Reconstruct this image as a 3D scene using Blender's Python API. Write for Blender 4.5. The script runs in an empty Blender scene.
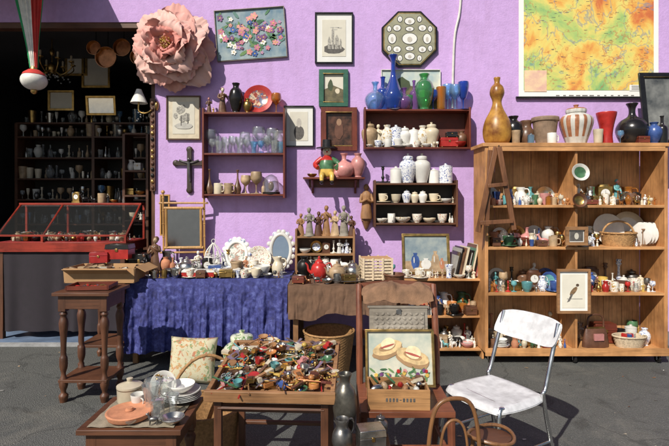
import bpy, bmesh, math, random
from mathutils import Vector, Matrix, Euler, noise
R=random.Random(11)
rad=math.radians
pi=math.pi
# survey of the site: wall face is y=0, the street is at -y.  X/Z give metres on the vertical plane at y
def X(px,y): return (px-334.5)*(5+y)/483
def Z(py,y): return 1.5-(py-200)*(5+y)/483
def C(r,g,b):
    f=lambda c:(c/255/12.92) if c/255<=.04045 else ((c/255+.055)/1.055)**2.4
    return (f(r),f(g),f(b))
# ------------------------------------------------------------------ materials
_m={}
def base(name):
    m=bpy.data.materials.new(name); m.use_nodes=True
    nt=m.node_tree; nt.nodes.clear()
    o=nt.nodes.new('ShaderNodeOutputMaterial'); p=nt.nodes.new('ShaderNodeBsdfPrincipled')
    nt.links.new(p.outputs[0],o.inputs[0])
    return m,nt,p,o
def coords(nt,stretch=(1,1,1)):
    t=nt.nodes.new('ShaderNodeTexCoord'); mp=nt.nodes.new('ShaderNodeMapping')
    mp.inputs['Scale'].default_value=stretch
    nt.links.new(t.outputs['Object'],mp.inputs[0]); return mp.outputs[0]
def noise(nt,co,scale,detail=4,rough=.6,dist=0):
    n=nt.nodes.new('ShaderNodeTexNoise'); n.inputs['Scale'].default_value=scale
    n.inputs['Detail'].default_value=detail; n.inputs['Roughness'].default_value=rough
    n.inputs['Distortion'].default_value=dist
    nt.links.new(co,n.inputs['Vector']); return n.outputs['Fac']
def ramp(nt,fac,stops,const=False):
    r=nt.nodes.new('ShaderNodeValToRGB'); e=r.color_ramp.elements
    if const: r.color_ramp.interpolation='CONSTANT'
    while len(e)<len(stops): e.new(.5)
    for k,(p,c) in enumerate(stops):
        e[k].position=p; e[k].color=(c[0],c[1],c[2],1)
    nt.links.new(fac,r.inputs[0]); return r.outputs[0]
def mixc(nt,fac,a,b,mode='MIX'):
    n=nt.nodes.new('ShaderNodeMix'); n.data_type='RGBA'; n.blend_type=mode
    if isinstance(fac,float): n.inputs[0].default_value=fac
    else: nt.links.new(fac,n.inputs[0])
    for s,v in ((6,a),(7,b)):
        if isinstance(v,tuple): n.inputs[s].default_value=(v[0],v[1],v[2],1)
        else: nt.links.new(v,n.inputs[s])
    return n.outputs[2]
def bumpn(nt,p,h,strength,dist=.004):
    b=nt.nodes.new('ShaderNodeBump'); b.inputs['Strength'].default_value=strength; b.inputs['Distance'].default_value=dist
    nt.links.new(h,b.inputs['Height']); nt.links.new(b.outputs[0],p.inputs['Normal'])
def mul(c,k): return tuple(min(1,max(0,x*k)) for x in c[:3])
def M(name,c,rough=.45,metal=0,var=.18,scale=14,bump=0,bscale=90,coat=0,stretch=(1,1,1),c2=None,spec=.5):
    if name in _m: return _m[name]
    m,nt,p,o=base(name); co=coords(nt,stretch)
    n=noise(nt,co,scale)
    a=mul(c,1-var); b=c2 if c2 else mul(c,1+var)
    col=ramp(nt,n,[(.32,a),(.68,b)])
    oi=nt.nodes.new('ShaderNodeObjectInfo'); hs=nt.nodes.new('ShaderNodeHueSaturation')
    mr=nt.nodes.new('ShaderNodeMapRange'); mr.inputs[3].default_value=.75; mr.inputs[4].default_value=1.1
    nt.links.new(oi.outputs['Random'],mr.inputs[0]); nt.links.new(mr.outputs[0],hs.inputs['Value'])
    nt.links.new(col,hs.inputs['Color']); nt.links.new(hs.outputs[0],p.inputs['Base Color'])
    rr=nt.nodes.new('ShaderNodeMapRange'); rr.inputs[3].default_value=max(.03,rough-.14); rr.inputs[4].default_value=min(1,rough+.18)
    nt.links.new(n,rr.inputs[0]); nt.links.new(rr.outputs[0],p.inputs['Roughness'])
    p.inputs['Metallic'].default_value=metal
    p.inputs['Specular IOR Level'].default_value=spec
    if bump: bumpn(nt,p,noise(nt,co,bscale,3),bump)
    _m[name]=m; return m
def WOOD(name,c,axis='x',rough=.5,var=.45,scale=9):
    st={'x':(.12,2.4,2.4),'z':(2.4,2.4,.12),'y':(2.4,.12,2.4)}[axis]
    if name in _m: return _m[name]
    m,nt,p,o=base(name); co=coords(nt,st)
    n=noise(nt,co,scale*3,6,.7,.8); n2=noise(nt,coords(nt),4,3)
    col=ramp(nt,n,[(.3,mul(c,1-var)),(.5,c),(.72,mul(c,1+var*.6))])
    dirt=ramp(nt,n2,[(.35,(.6,.57,.54)),(.6,(1,1,1))])
    nt.links.new(mixc(nt,1.0,col,dirt,'MULTIPLY'),p.inputs['Base Color'])
    p.inputs['Roughness'].default_value=rough
    bumpn(nt,p,n,.35,.002); _m[name]=m; return m
def PAINT(name,bg,spots,scale=28,cover=.5,rough=.15):
    if name in _m: return _m[name]
    m,nt,p,o=base(name); co=coords(nt); col=bg
    for k,s in enumerate(spots):
        mp=nt.nodes.new('ShaderNodeMapping'); mp.inputs['Location'].default_value=(k*3.7,k*1.3,k*2.1); nt.links.new(co,mp.inputs[0])
        n=noise(nt,mp.outputs[0],scale*(1+.3*k),3,.6,.8)
        msk=ramp(nt,n,[(cover+.05,(0,0,0)),(cover+.095,(1,1,1))])
        col=mixc(nt,msk,col,s)
    if isinstance(col,tuple): p.inputs['Base Color'].default_value=(*col,1)
    else: nt.links.new(col,p.inputs['Base Color'])
    p.inputs['Roughness'].default_value=rough; _m[name]=m; return m
def GLASS(name,tint,dens=.15):
    if name in _m: return _m[name]
    m=bpy.data.materials.new(name); m.use_nodes=True; nt=m.node_tree; nt.nodes.clear()
    o=nt.nodes.new('ShaderNodeOutputMaterial'); t=nt.nodes.new('ShaderNodeBsdfTransparent'); g=nt.nodes.new('ShaderNodeBsdfGlossy')
    d=nt.nodes.new('ShaderNodeBsdfDiffuse'); t.inputs[0].default_value=(*tint,1); g.inputs['Roughness'].default_value=.05
    d.inputs[0].default_value=(*tint,1)
    lw=nt.nodes.new('ShaderNodeLayerWeight'); lw.inputs[0].default_value=.35
    a=nt.nodes.new('ShaderNodeMixShader'); a.inputs[0].default_value=dens; nt.links.new(t.outputs[0],a.inputs[1]); nt.links.new(d.outputs[0],a.inputs[2])
    b=nt.nodes.new('ShaderNodeMixShader'); nt.links.new(lw.outputs['Facing'],b.inputs[0]); nt.links.new(a.outputs[0],b.inputs[1]); nt.links.new(g.outputs[0],b.inputs[2])
    nt.links.new(b.outputs[0],o.inputs[0]); _m[name]=m; return m
WHT=M('white_porcelain',(.76,.74,.69),.2,var=.07)
CRM=M('cream_ceramic',(.66,.57,.42),.3,var=.12)
OLDW=M('old_white_paint',(.68,.66,.6),.5,var=.15,bump=.2)
BW=PAINT('blue_white_delft',(.74,.75,.76),[(.06,.1,.32)],75,.49)
FLO=PAINT('floral_porcelain',(.76,.72,.64),[(.4,.07,.08),(.08,.18,.07),(.5,.3,.08)],60,.54)
GLD=PAINT('gilded_porcelain',(.74,.7,.62),[(.42,.26,.07)],50,.5)
TER=M('terracotta',(.5,.21,.11),.8,var=.22,bump=.3)
BRN=M('brown_stoneware',(.16,.08,.045),.35,var=.4)
TAN=M('tan_stoneware',(.42,.29,.17),.45,var=.3)
BLK=M('black_lacquer',(.014,.012,.012),.22,var=.3)
BLKM=M('blackened_metal',(.03,.028,.026),.4,metal=.6,var=.4)
BRS=M('old_brass',(.5,.32,.11),.33,metal=1,var=.4)
SIL=M('tarnished_silver',(.6,.58,.54),.28,metal=1,var=.3)
PEW=M('pewter',(.22,.21,.2),.4,metal=.9,var=.4)
COP=M('copper',(.5,.22,.11),.33,metal=1,var=.3)
RED=M('red_enamel',(.42,.025,.02),.3,var=.25)
PNK=M('pink_glaze',(.6,.26,.24),.35,var=.2)
YEL=M('yellow_glaze',(.6,.4,.09),.35,var=.2)
GRN=M('green_glaze',(.06,.15,.07),.3,var=.4)
TEAL=M('turquoise_glaze',(.12,.33,.34),.3,var=.3)
BLU=M('blue_glaze',(.05,.1,.3),.25,var=.3)
ORG=M('orange_glaze',(.5,.2,.06),.35,var=.25)
PURP=M('purple_glaze',(.16,.06,.17),.35,var=.3)
GL=GLASS('clear_glass',(.95,.97,.97),.07); GLB=GLASS('cobalt_glass',(.05,.13,.6),.3); GLA=GLASS('amber_glass',(.7,.3,.05),.3)
GLG=GLASS('green_glass',(.15,.55,.2),.25); GLR=GLASS('ruby_glass',(.7,.03,.03),.5); GLP=GLASS('violet_glass',(.45,.2,.6),.25)
GLL=GLASS('pale_blue_glass',(.5,.74,.92),.14)
PINEx=WOOD('bookcase_pine_x',C(204,150,98),'x'); PINEz=WOOD('bookcase_pine_z',C(200,144,92),'z')
PINEb=WOOD('bookcase_back_board',C(208,158,108),'z',.7)
DKx=WOOD('dark_walnut_x',C(96,60,40),'x'); DKz=WOOD('dark_walnut_z',C(96,60,40),'z')
MAHx=WOOD('mahogany_x',C(112,52,36),'x',.4); MAHz=WOOD('mahogany_z',C(112,52,36),'z',.4)
OAKx=WOOD('aged_oak_x',C(158,116,78),'x',.6); OAKz=WOOD('aged_oak_z',C(158,116,78),'z',.6)
BAM=WOOD('bamboo',C(196,150,90),'z',.35)
GREYW=WOOD('weathered_grey_wood',C(150,142,130),'x',.8)
WICK=M('wicker',C(172,130,84),.7,var=.35,scale=60,bump=.5)
WICKW=M('pale_wicker',C(210,190,160),.7,var=.25,scale=60,bump=.5)
CARD=M('cardboard',C(182,142,100),.9,var=.12,scale=6)
LEA=M('brown_leather',(.13,.055,.03),.4,var=.3,bump=.3)
PAPER=M('aged_paper',(.66,.62,.52),.9,var=.08,scale=5)
PAPERW=M('white_mat_board',(.76,.75,.71),.9,var=.05,scale=5)
INK=M('printed_ink',(.12,.11,.1),.9,var=.3,scale=40)
STEEL=M('chromed_steel',(.6,.6,.6),.22,metal=1,var=.15)
MIR=M('mirror_glass',(.75,.78,.8),.06,metal=1,var=.03)
# ------------------------------------------------------------------ mesh builder
def cat(p,n=4):
    out=[]
    for i in range(len(p)-1):
        a=p[max(i-1,0)];b=p[i];c=p[i+1];d=p[min(i+2,len(p)-1)]
        for k in range(n):
            t=k/n; q=[]
            for j in range(len(b)):
                q.append(.5*((2*b[j])+(-a[j]+c[j])*t+(2*a[j]-5*b[j]+4*c[j]-d[j])*t*t+(-a[j]+3*b[j]-3*c[j]+d[j])*t**3))
            out.append(tuple(q))
    out.append(tuple(p[-1])); return out
class B:
    def __init__(s): s.v=[];s.f=[];s.m=[];s.mats=[];s.T=Matrix()
    def mi(s,m):
        if m not in s.mats: s.mats.append(m)
        return s.mats.index(m)
    def add(s,vs,fs,m):
        o=len(s.v); s.v+=[tuple(s.T@Vector(v)) for v in vs]
        for i,f in enumerate(fs):
            s.f.append([j+o for j in f]); s.m.append(s.mi(m[i] if isinstance(m,list) else m))
    def box(s,c,d,m,rot=(0,0,0),top=(1,1)):
        Rm=Euler(rot).to_matrix(); vs=[]
        for sz in (-1,1):
            tx,ty=(1,1) if sz<0 else top
            for sx,sy in ((-1,-1),(1,-1),(1,1),(-1,1)):
                vs.append(Vector(c)+Rm@Vector((sx*d[0]/2*tx,sy*d[1]/2*ty,sz*d[2]/2)))
        s.add(vs,[(0,3,2,1),(4,5,6,7),(0,1,5,4),(1,2,6,5),(2,3,7,6),(3,0,4,7)],m)
    def lathe(s,prof,m,c=(0,0,0),seg=20,rot=(0,0,0),lobes=0,lobe=0,weave=0,sy=1):
        Rm=Euler(rot).to_matrix(); vs=[];fs=[];ms=[]
        for i,(r,z) in enumerate(prof):
            for k in range(seg):
                a=2*pi*k/seg; rr=r*(1+lobe*math.cos(lobes*a)) if lobes else r
                if weave and r>0: rr+=weave*(1 if (i+k)%2 else -1)
                vs.append(Vector(c)+Rm@Vector((rr*math.cos(a),sy*rr*math.sin(a),z)))
        for i in range(len(prof)-1):
            for k in range(seg):
                k2=(k+1)%seg
                fs.append((i*seg+k,i*seg+k2,(i+1)*seg+k2,(i+1)*seg+k)); ms.append(m[i*len(m)//(len(prof)-1)] if isinstance(m,list) else m)
        s.add(vs,fs,ms)
    def tube(s,pts,r,m,seg=8,close=False,smooth=0,cap=True):
        if smooth: pts=cat([tuple(p) for p in pts],smooth)
        pts=[Vector(p) for p in pts]; n=len(pts); vs=[];fs=[]
        up=None
        for i,p in enumerate(pts):
            if close: t=pts[(i+1)%n]-pts[i-1]
            else: t=pts[min(i+1,n-1)]-pts[max(i-1,0)]
            if t.length<1e-9: t=Vector((0,0,1))
            t.normalize()
            if up is None: up=Vector((0,0,1)) if abs(t.z)<.9 else Vector((1,0,0))
            a=(up-t*up.dot(t))
            if a.length<1e-4: a=t.orthogonal()
            a.normalize(); b=t.cross(a); up=a
            ri=r[min(len(r)-1,int(i*len(r)/n))] if isinstance(r,(list,tuple)) else r
            if isinstance(r,(list,tuple)) and len(r)>1:
                q=i/(n-1)*(len(r)-1); j=min(int(q),len(r)-2); ri=r[j]*(1-(q-j))+r[j+1]*(q-j)
            for k in range(seg):
                an=2*pi*k/seg; vs.append(p+a*ri*math.cos(an)+b*ri*math.sin(an))
        for i in range(n if close else n-1):
            i2=(i+1)%n
            for k in range(seg):
                k2=(k+1)%seg; fs.append((i*seg+k,i*seg+k2,i2*seg+k2,i2*seg+k))
        if not close and cap:
            fs.append(tuple(range(seg))); fs.append(tuple((n-1)*seg+k for k in range(seg)))
        s.add(vs,fs,m)
    def ell(s,c,r,m,seg=14,rings=8,rot=(0,0,0)):
        if not isinstance(r,(tuple,list)): r=(r,r,r)
        Rm=Euler(rot).to_matrix(); vs=[];fs=[]
        for i in range(rings+1):
            t=pi*i/rings
            for k in range(seg):
                a=2*pi*k/seg; vs.append(Vector(c)+Rm@Vector((r[0]*math.sin(t)*math.cos(a),r[1]*math.sin(t)*math.sin(a),r[2]*math.cos(t))))
        for i in range(rings):
            for k in range(seg):
                k2=(k+1)%seg; fs.append((i*seg+k,i*seg+k2,(i+1)*seg+k2,(i+1)*seg+k))
        s.add(vs,fs,m)
    def grid(s,fn,nu,nv,m):
        vs=[fn(i/nu,j/nv) for j in range(nv+1) for i in range(nu+1)]
        fs=[(j*(nu+1)+i,j*(nu+1)+i+1,(j+1)*(nu+1)+i+1,(j+1)*(nu+1)+i) for j in range(nv) for i in range(nu)]
        s.add(vs,fs,m)
    def flat(s,cx,cz,rx,rz,y,m,n=14,rot=0,irr=0):
        vs=[]
        for k in range(n):
            a=2*pi*k/n; q=1+irr*R.uniform(-1,1)
            x=rx*q*math.cos(a); z=rz*q*math.sin(a)
            vs.append((cx+x*math.cos(rot)-z*math.sin(rot),y,cz+x*math.sin(rot)+z*math.cos(rot)))
        s.add(vs,[tuple(range(n))],m)
    def poly(s,pts,m): s.add(pts,[tuple(range(len(pts)))],m)
    def done(s,name,loc=(0,0,0),rot=(0,0,0),bevel=0,sharp=38,parent=None,recalc=True,solid=0):
        me=bpy.data.meshes.new(name); me.from_pydata([tuple(v) for v in s.v],[],s.f)
        for m in s.mats: me.materials.append(m)
        me.polygons.foreach_set('material_index',s.m)
        if recalc:
            bm=bmesh.new(); bm.from_mesh(me); bmesh.ops.remove_doubles(bm,verts=bm.verts,dist=1e-6)
            bmesh.ops.recalc_face_normals(bm,faces=bm.faces); bm.to_mesh(me); bm.free()
        me.polygons.foreach_set('use_smooth',[True]*len(me.polygons))
        me.set_sharp_from_angle(angle=rad(sharp)); me.update()
        o=bpy.data.objects.new(name,me); bpy.context.scene.collection.objects.link(o)
        o.location=loc; o.rotation_euler=rot
        if solid:
            md=o.modifiers.new('solid','SOLIDIFY'); md.thickness=solid
        if bevel:
            md=o.modifiers.new('bevel','BEVEL'); md.width=bevel; md.segments=2; md.limit_method='ANGLE'; md.angle_limit=rad(40); md.harden_normals=False
        if parent: o.parent=parent
        return o
def empty(name,loc=(0,0,0)):
    e=bpy.data.objects.new(name,None); e.location=loc; bpy.context.scene.collection.objects.link(e); return e
# ------------------------------------------------------------------ setting
def wallmat():
    m,nt,p,o=base('lilac_render'); co=coords(nt)
    big=noise(nt,co,.9,5,.6); fine=noise(nt,co,14,5,.65); st=noise(nt,coords(nt,(3,1,.5)),2.2,5)
    c=C(204,168,222)
    col=ramp(nt,big,[(.3,mul(c,.9)),(.7,mul(c,1.04))])
    col=mixc(nt,1.0,col,ramp(nt,fine,[(.3,(.88,.88,.88)),(.6,(1,1,1))]),'MULTIPLY')
    col=mixc(nt,1.0,col,ramp(nt,st,[(.28,(.9,.88,.87)),(.5,(1,1,1))]),'MULTIPLY')
    ch=ramp(nt,noise(nt,co,5.5,6,.7,.4),[(.68,(0,0,0)),(.71,(.6,.6,.6))]); col=mixc(nt,ch,col,C(205,196,204))
    nt.links.new(col,p.inputs['Base Color']); p.inputs['Roughness'].default_value=.85
    bumpn(nt,p,noise(nt,co,45,6,.75),.65,.008); return m
WALL=wallmat()
def asph():
    m,nt,p,o=base('asphalt'); co=coords(nt)
    big=noise(nt,co,.8,5,.6); fine=noise(nt,co,120,3,.7)
    v=nt.nodes.new('ShaderNodeTexVoronoi'); v.inputs['Scale'].default_value=130; nt.links.new(co,v.inputs['Vector'])
    col=ramp(nt,big,[(.3,(.11,.115,.11)),(.7,(.165,.165,.15))])
    agg=ramp(nt,v.outputs['Distance'],[(.12,(1.0,1.0,1.0)),(.5,(.42,.42,.42))])
    col=mixc(nt,.7,col,agg,'MULTIPLY')
    sp=ramp(nt,fine,[(.6,(0,0,0)),(.7,(1,1,1))]); col=mixc(nt,sp,col,(.32,.31,.27))
    stain=ramp(nt,noise(nt,co,2.7,5,.7,1.0),[(.56,(1,1,1)),(.68,(.6,.59,.58))]); col=mixc(nt,1.0,col,stain,'MULTIPLY')
    dust=ramp(nt,noise(nt,co,1.3,6,.75,.5),[(.55,(0,0,0)),(.75,(.45,.45,.45))]); col=mixc(nt,dust,col,(.25,.23,.19))
    v2=nt.nodes.new('ShaderNodeTexVoronoi'); v2.feature='DISTANCE_TO_EDGE'; v2.inputs['Scale'].default_value=.45
    wv=nt.nodes.new('ShaderNodeTexNoise'); wv.inputs['Scale'].default_value=3; wv.inputs['Detail'].default_value=6; nt.links.new(co,wv.inputs['Vector'])
    ad=nt.nodes.new('ShaderNodeMix'); ad.data_type='VECTOR'; ad.inputs[0].default_value=.3; nt.links.new(co,ad.inputs[4]); nt.links.new(wv.outputs['Color'],ad.inputs[5]); nt.links.new(ad.outputs[1],v2.inputs['Vector'])
    crk=ramp(nt,v2.outputs['Distance'],[(.001,(.6,.6,.6)),(.004,(1,1,1))]); col=mixc(nt,1.0,col,crk,'MULTIPLY')
    nt.links.new(col,p.inputs['Base Color']); p.inputs['Roughness'].default_value=.85
    bumpn(nt,p,v.outputs['Distance'],.9,.005); return m
b=B(); b.poly([(-80,-80,0),(80,-80,0),(80,80,0),(-80,80,0)],asph()); b.done('asphalt_street',recalc=False)
b=B()
for k in range(110):
    x=R.uniform(-3.5,3.5); y=R.uniform(-2.8,-.1); s=R.uniform(.005,.017); a=R.uniform(0,6); n=5
    b.add([(x+s*(1+.4*R.random())*math.cos(a+j*1.257),y+s*.5*math.sin(a+j*1.257),.004+R.uniform(0,.006)) for j in range(n)],[tuple(range(n))],R.choice([TAN,CRM,BRN,OLDW,OAKx,BRN]))
b.done('fallen_leaves_and_litter',recalc=False)
CONC=M('worn_concrete',(.3,.3,.3),.9,var=.25,scale=9,bump=.4)
SLATE=M('slate_blue_floor_paint',(.13,.18,.27),.5,var=.3,scale=4)
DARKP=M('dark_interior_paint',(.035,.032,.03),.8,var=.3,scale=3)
DX0=-4.9; DX1=X(155,0); LZ=Z(22,0)
bld=empty('lilac_shop_building')
def wallbox(n,x0,x1,y0,y1,z0,z1,m): 
    q=B(); q.box(((x0+x1)/2,(y0+y1)/2,(z0+z1)/2),(x1-x0,y1-y0,z1-z0),m); return q.done(n,parent=bld)
wallbox('front_wall',DX1,9,0,.25,0,6.2,WALL)
wallbox('lintel_wall',DX0,DX1,.0,.25,LZ,6.2,WALL)
wallbox('left_wall_pier',-9,DX0,0,.25,0,6.2,WALL)
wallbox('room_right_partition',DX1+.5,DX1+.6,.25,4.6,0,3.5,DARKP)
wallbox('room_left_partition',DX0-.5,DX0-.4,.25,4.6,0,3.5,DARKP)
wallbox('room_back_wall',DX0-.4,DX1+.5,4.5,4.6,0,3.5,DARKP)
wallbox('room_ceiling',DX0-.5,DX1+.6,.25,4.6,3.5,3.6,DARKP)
wallbox('roof_slab',-9.2,9.2,-.2,6,6.2,6.4,M('roof_tile',(.2,.08,.05),.8))
q=B()
for k in range(9):
    q.box(((DX0+DX1)/2,.26+k*.5,.01),(DX1-DX0,.488,.02),SLATE)
q.box(((DX0+DX1)/2,-.03,.012),(DX1-DX0,.07,.024),CONC)
q.done('shop_floor',parent=bld)
q=B(); q.box((DX1-.02,.06,LZ/2),(.04,.1,LZ),DKz); q.box(((DX0+DX1)/2,.06,LZ-.03),(DX1-DX0-.08,.1,.06),DKx); q.done('door_frame',parent=bld,bevel=.004)
q=B(); q.box((3.6,-.012,.07),(10.8,.02,.14),M('grey_plinth_paint',(.2,.18,.22),.8,var=.25)); q.done('plinth',parent=bld)
q=B(); AW=M('added_awning_canvas',(.3,.28,.25),.9)  # awning added out of view, to keep the sun out of the doorway
q.grid(lambda u,v:(-5.3+u*2.75,-.02-1.15*v,3.98-.28*v-.01*math.sin(u*40)),40,4,AW)
for x in (-5.3,-3.9,-2.55): q.tube([(x,-.01,3.72),(x,-1.15,3.7)],.012,STEEL); q.tube([(x,-.01,3.97),(x,-1.17,3.69)],.012,STEEL)
q.tube([(-5.3,-1.17,3.69),(-2.55,-1.17,3.69)],.018,STEEL)
q.done('added_shade_awning',solid=.003)
q=B(); q.tube([(X(462,0),-.012,4.3),(X(460,0),-.012,Z(5,0)),(X(454,0),-.014,Z(40,0)),(X(452,0),-.012,Z(108,0))],.012,OLDW,smooth=6); q.done('white_wall_cable')
# ------------------------------------------------------------------ small object library
PR={
'urn':[(0,0),(.2,0),(.17,.05),(.25,.2),(.34,.5),(.28,.75),(.14,.88),(.19,1),(.16,1),(.11,.9),(.11,.6)],
'bottle':[(0,0),(.17,0),(.18,.04),(.18,.5),(.14,.63),(.06,.72),(.055,.95),(.075,1),(.04,1),(.04,.8)],
'slim':[(0,0),(.1,0),(.13,.08),(.15,.25),(.09,.45),(.04,.65),(.035,.9),(.07,1),(.05,1),(.02,.9)],
'bulb':[(0,0),(.2,0),(.32,.15),(.38,.38),(.28,.58),(.1,.7),(.08,.88),(.14,1),(.11,1),(.06,.88)],
'can':[(0,0),(.3,0),(.31,.02),(.31,.75),(.29,.8),(.3,.82),(.3,.86),(.1,.93),(.06,.95),(.07,1),(0,1)],
'ginger':[(0,0),(.2,0),(.24,.1),(.36,.5),(.34,.68),(.2,.78),(.22,.8),(.21,.9),(.05,.94),(.06,1),(0,1.0)],
'tumbler':[(0,0),(.26,0),(.3,.5),(.34,1),(.31,1),(.27,.5),(0,.1)],
'goblet':[(0,0),(.26,0),(.24,.03),(.04,.08),(.035,.4),(.1,.48),(.25,.65),(.27,.82),(.24,1),(.22,1),(.24,.8),(.05,.5)],
'flute':[(0,0),(.2,0),(.18,.02),(.03,.07),(.03,.35),(.08,.45),(.14,.8),(.14,1),(.125,1),(.12,.8),(.02,.45)],
'stick':[(0,0),(.28,0),(.26,.05),(.1,.1),(.05,.2),(.1,.35),(.05,.45),(.045,.75),(.1,.85),(.07,.9),(.1,1),(.07,1),(.06,.9)],
'beaker':[(0,0),(.2,0),(.22,.05),(.2,.3),(.24,.6),(.34,1),(.31,1),(.2,.6),(0,.2)],
'gourd':[(0,0),(.15,0),(.21,.06),(.235,.2),(.2,.36),(.11,.52),(.075,.64),(.12,.76),(.1,.86),(.045,.92),(.055,1),(.03,1)],
'pot':[(0,0),(.28,0),(.36,.3),(.44,.85),(.48,.87),(.48,1),(.43,1),(.4,.85),(.3,.3),(0,.1)],
}
NM={'urn':'ceramic_urn','bottle':'bottle','slim':'slim_vase','bulb':'bulb_vase','can':'lidded_canister','ginger':'ginger_jar','tumbler':'tumbler','goblet':'goblet','flute':'champagne_flute','stick':'candlestick','beaker':'flared_beaker','gourd':'gourd_vase','pot':'plant_pot'}
def vessel(kind,x,y,z,h,m,name=None,w=1.0,seg=20,lobes=0,lobe=0):
    b=B(); p=cat(PR[kind],3 if h<.2 else 4); b.lathe([(max(0,r*h*w),zz*h) for r,zz in p],m,seg=seg,lobes=lobes,lobe=lobe)
    return b.done(name or NM[kind],(x,y,z),(0,0,R.uniform(0,6)),sharp=60)
def cup(x,y,z,h,m,name='teacup',saucer=None):
    b=B(); r=h*.58
    if saucer is None: saucer=R.random()<.5
    z0=0
    if saucer: b.lathe([(0,0),(r*.6,0),(r*1.7,h*.16),(r*1.66,h*.2),(r*.6,h*.07),(0,h*.07)],m,seg=24); z0=h*.07
    b.lathe([(a*r,z0+c*h) for a,c in cat([(0,0),(.5,0),(.52,.07),(.8,.3),(.92,.65),(1,1),(.94,1),(.85,.65),(.7,.3),(0,.12)],2)],m,seg=20)
    b.tube([(r*.85,0,z0+h*.8),(r*1.45,0,z0+h*.75),(r*1.45,0,z0+h*.4),(r*.8,0,z0+h*.3)],h*.055,m,6,smooth=4)
    return b.done(name,(x,y,z),(0,0,R.uniform(-1.5,1.5)),sharp=60)
def mug(x,y,z,h,m): 
    b=B(); r=h*.42
    b.lathe([(0,0),(r*.95,0),(r,h*.04),(r,h*.97),(r*.98,h),(r*.9,h),(r*.88,h*.1),(0,h*.08)],m)
    b.tube([(r*.95,0,h*.8),(r*1.6,0,h*.75),(r*1.6,0,h*.3),(r*.95,0,h*.22)],h*.06,m,6,smooth=4)
    return b.done('mug',(x,y,z),(0,0,R.uniform(-1.5,1.5)),sharp=60)
def bowl(x,y,z,r,m,h=None,name='bowl'):
    h=h or r*.7; b=B()
    b.lathe([(a*r,c*h) for a,c in cat([(0,0),(.45,0),(.42,.08),(.7,.3),(.93,.7),(1,1),(.96,1),(.88,.7),(.65,.33),(0,.15)],2)],m,seg=26)
    return b.done(name,(x,y,z),(0,0,R.uniform(0,6)),sharp=60)
def plate(x,y,z,r,m,stand=True,name='decorative_plate',rim=None,ry=0,oval=1):
    rim=rim or m; b=B()
    pr=[(0,0),(r*.6,0),(r*.64,.004),(r*.98,.018),(r,.022),(r*.98,.024),(r*.66,.010),(r*.6,.006),(0,.006)]
    b.lathe(pr,[m,m,rim,rim,rim,rim,m,m],seg=36,sy=oval)
    if stand: return b.done(name,(x,y,z+r*.97*oval),(rad(78),0,ry),sharp=50)
    return b.done(name,(x,y,z),(0,0,ry),sharp=50)
def plates_stack(x,y,z,r,n,m):
    b=B()
    for k in range(n):
        b.lathe([(0,0),(r*.6,0),(r,.02),(r*.98,.023),(r*.6,.006),(0,.006)],m,c=(R.uniform(-.006,.006),R.uniform(-.006,.006),k*.008),seg=30)
    return b.done('stack_of_plates',(x,y,z),sharp=50)
def jug(x,y,z,h,m,name='jug',w=1,ry=None):
    b=B(); w*=h
    b.lathe([(a*w,c*h) for a,c in cat([(0,0),(.24,0),(.25,.04),(.34,.3),(.3,.58),(.19,.78),(.23,1),(.2,1),(.16,.78),(.2,.5)],3)],m,seg=22)
    b.tube([(.19*w,0,h*.92),(.42*w,0,h*.9),(.48*w,0,h*.6),(.3*w,0,h*.36)],h*.035,m,7,smooth=5)
    b.add([(-.18*w,-.09*w,h*.99),(-.18*w,.09*w,h*.99),(-.36*w,0,h*1.06),(-.16*w,0,h*.75)],[(0,2,3),(1,3,2)],m)
    return b.done(name,(x,y,z),(0,0,R.uniform(-.8,.8) if ry is None else ry),sharp=60)
def teapot(x,y,z,h,m,name='teapot',ry=None,tall=1):
    b=B(); w=h/tall
    b.lathe([(max(0,a*w),c*h) for a,c in cat([(0,0),(.3,0),(.32,.05),(.47,.3),(.42,.58),(.24,.72),(.25,.75),(.14,.84),(.05,.88),(.08,.95),(.0,1)],3)],m,seg=24)
    b.tube([(-.38*w,0,h*.28),(-.6*w,0,h*.42),(-.66*w,0,h*.62),(-.8*w,0,h*.72)],[.1*w,.06*w,.04*w],m,8,smooth=4)
    b.tube([(.36*w,0,h*.62),(.62*w,0,h*.7),(.72*w,0,h*.45),(.42*w,0,h*.25)],.04*w,m,7,smooth=5)
    return b.done(name,(x,y,z),(0,0,R.uniform(-.5,.5) if ry is None else ry),sharp=60)
def figurine(x,y,z,h,m,m2=None,name='figurine',ry=0):
    m2=m2 or m; b=B(); lean=R.uniform(-.03,.03)*h; aw=R.uniform(.45,.75); wd=R.uniform(.8,1.15)
    b.lathe([(0,0),(.2*h,0),(.2*h,.05*h),(0,.05*h)],m,seg=14)
    b.lathe([(a*h*wd,c*h) for a,c in cat([(.17,.05),(.15,.2),(.12,.4),(.1,.52),(.13,.68),(.12,.74),(.04,.79),(.04,.82)],2)],m,seg=14,sy=.75,lobes=5,lobe=.06)
    b.ell((lean,-.01*h,.89*h),(.065*h,.07*h,.085*h),m2,10,7)
    b.ell((lean,.015*h,.92*h),(.075*h,.075*h,.08*h),m,10,6)
    b.ell((lean,-.08*h,.885*h),.012*h,m2,6,4)
    for sgn in (-1,1):
        hz=aw if sgn>0 else .6
        b.tube([(sgn*.12*h,0,.73*h),(sgn*.17*h,-.04*h,.6*h),(sgn*.1*h,-.13*h,hz*h-.05*h),(sgn*.03*h,-.14*h,hz*h)],[.04*h,.035*h,.025*h],m,7,smooth=3)
        b.ell((sgn*.02*h,-.145*h,hz*h+.01*h),.025*h,m2,6,5)
    return b.done(name,(x,y,z),(0,0,ry+R.uniform(-.5,.5)),sharp=60)
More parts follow.
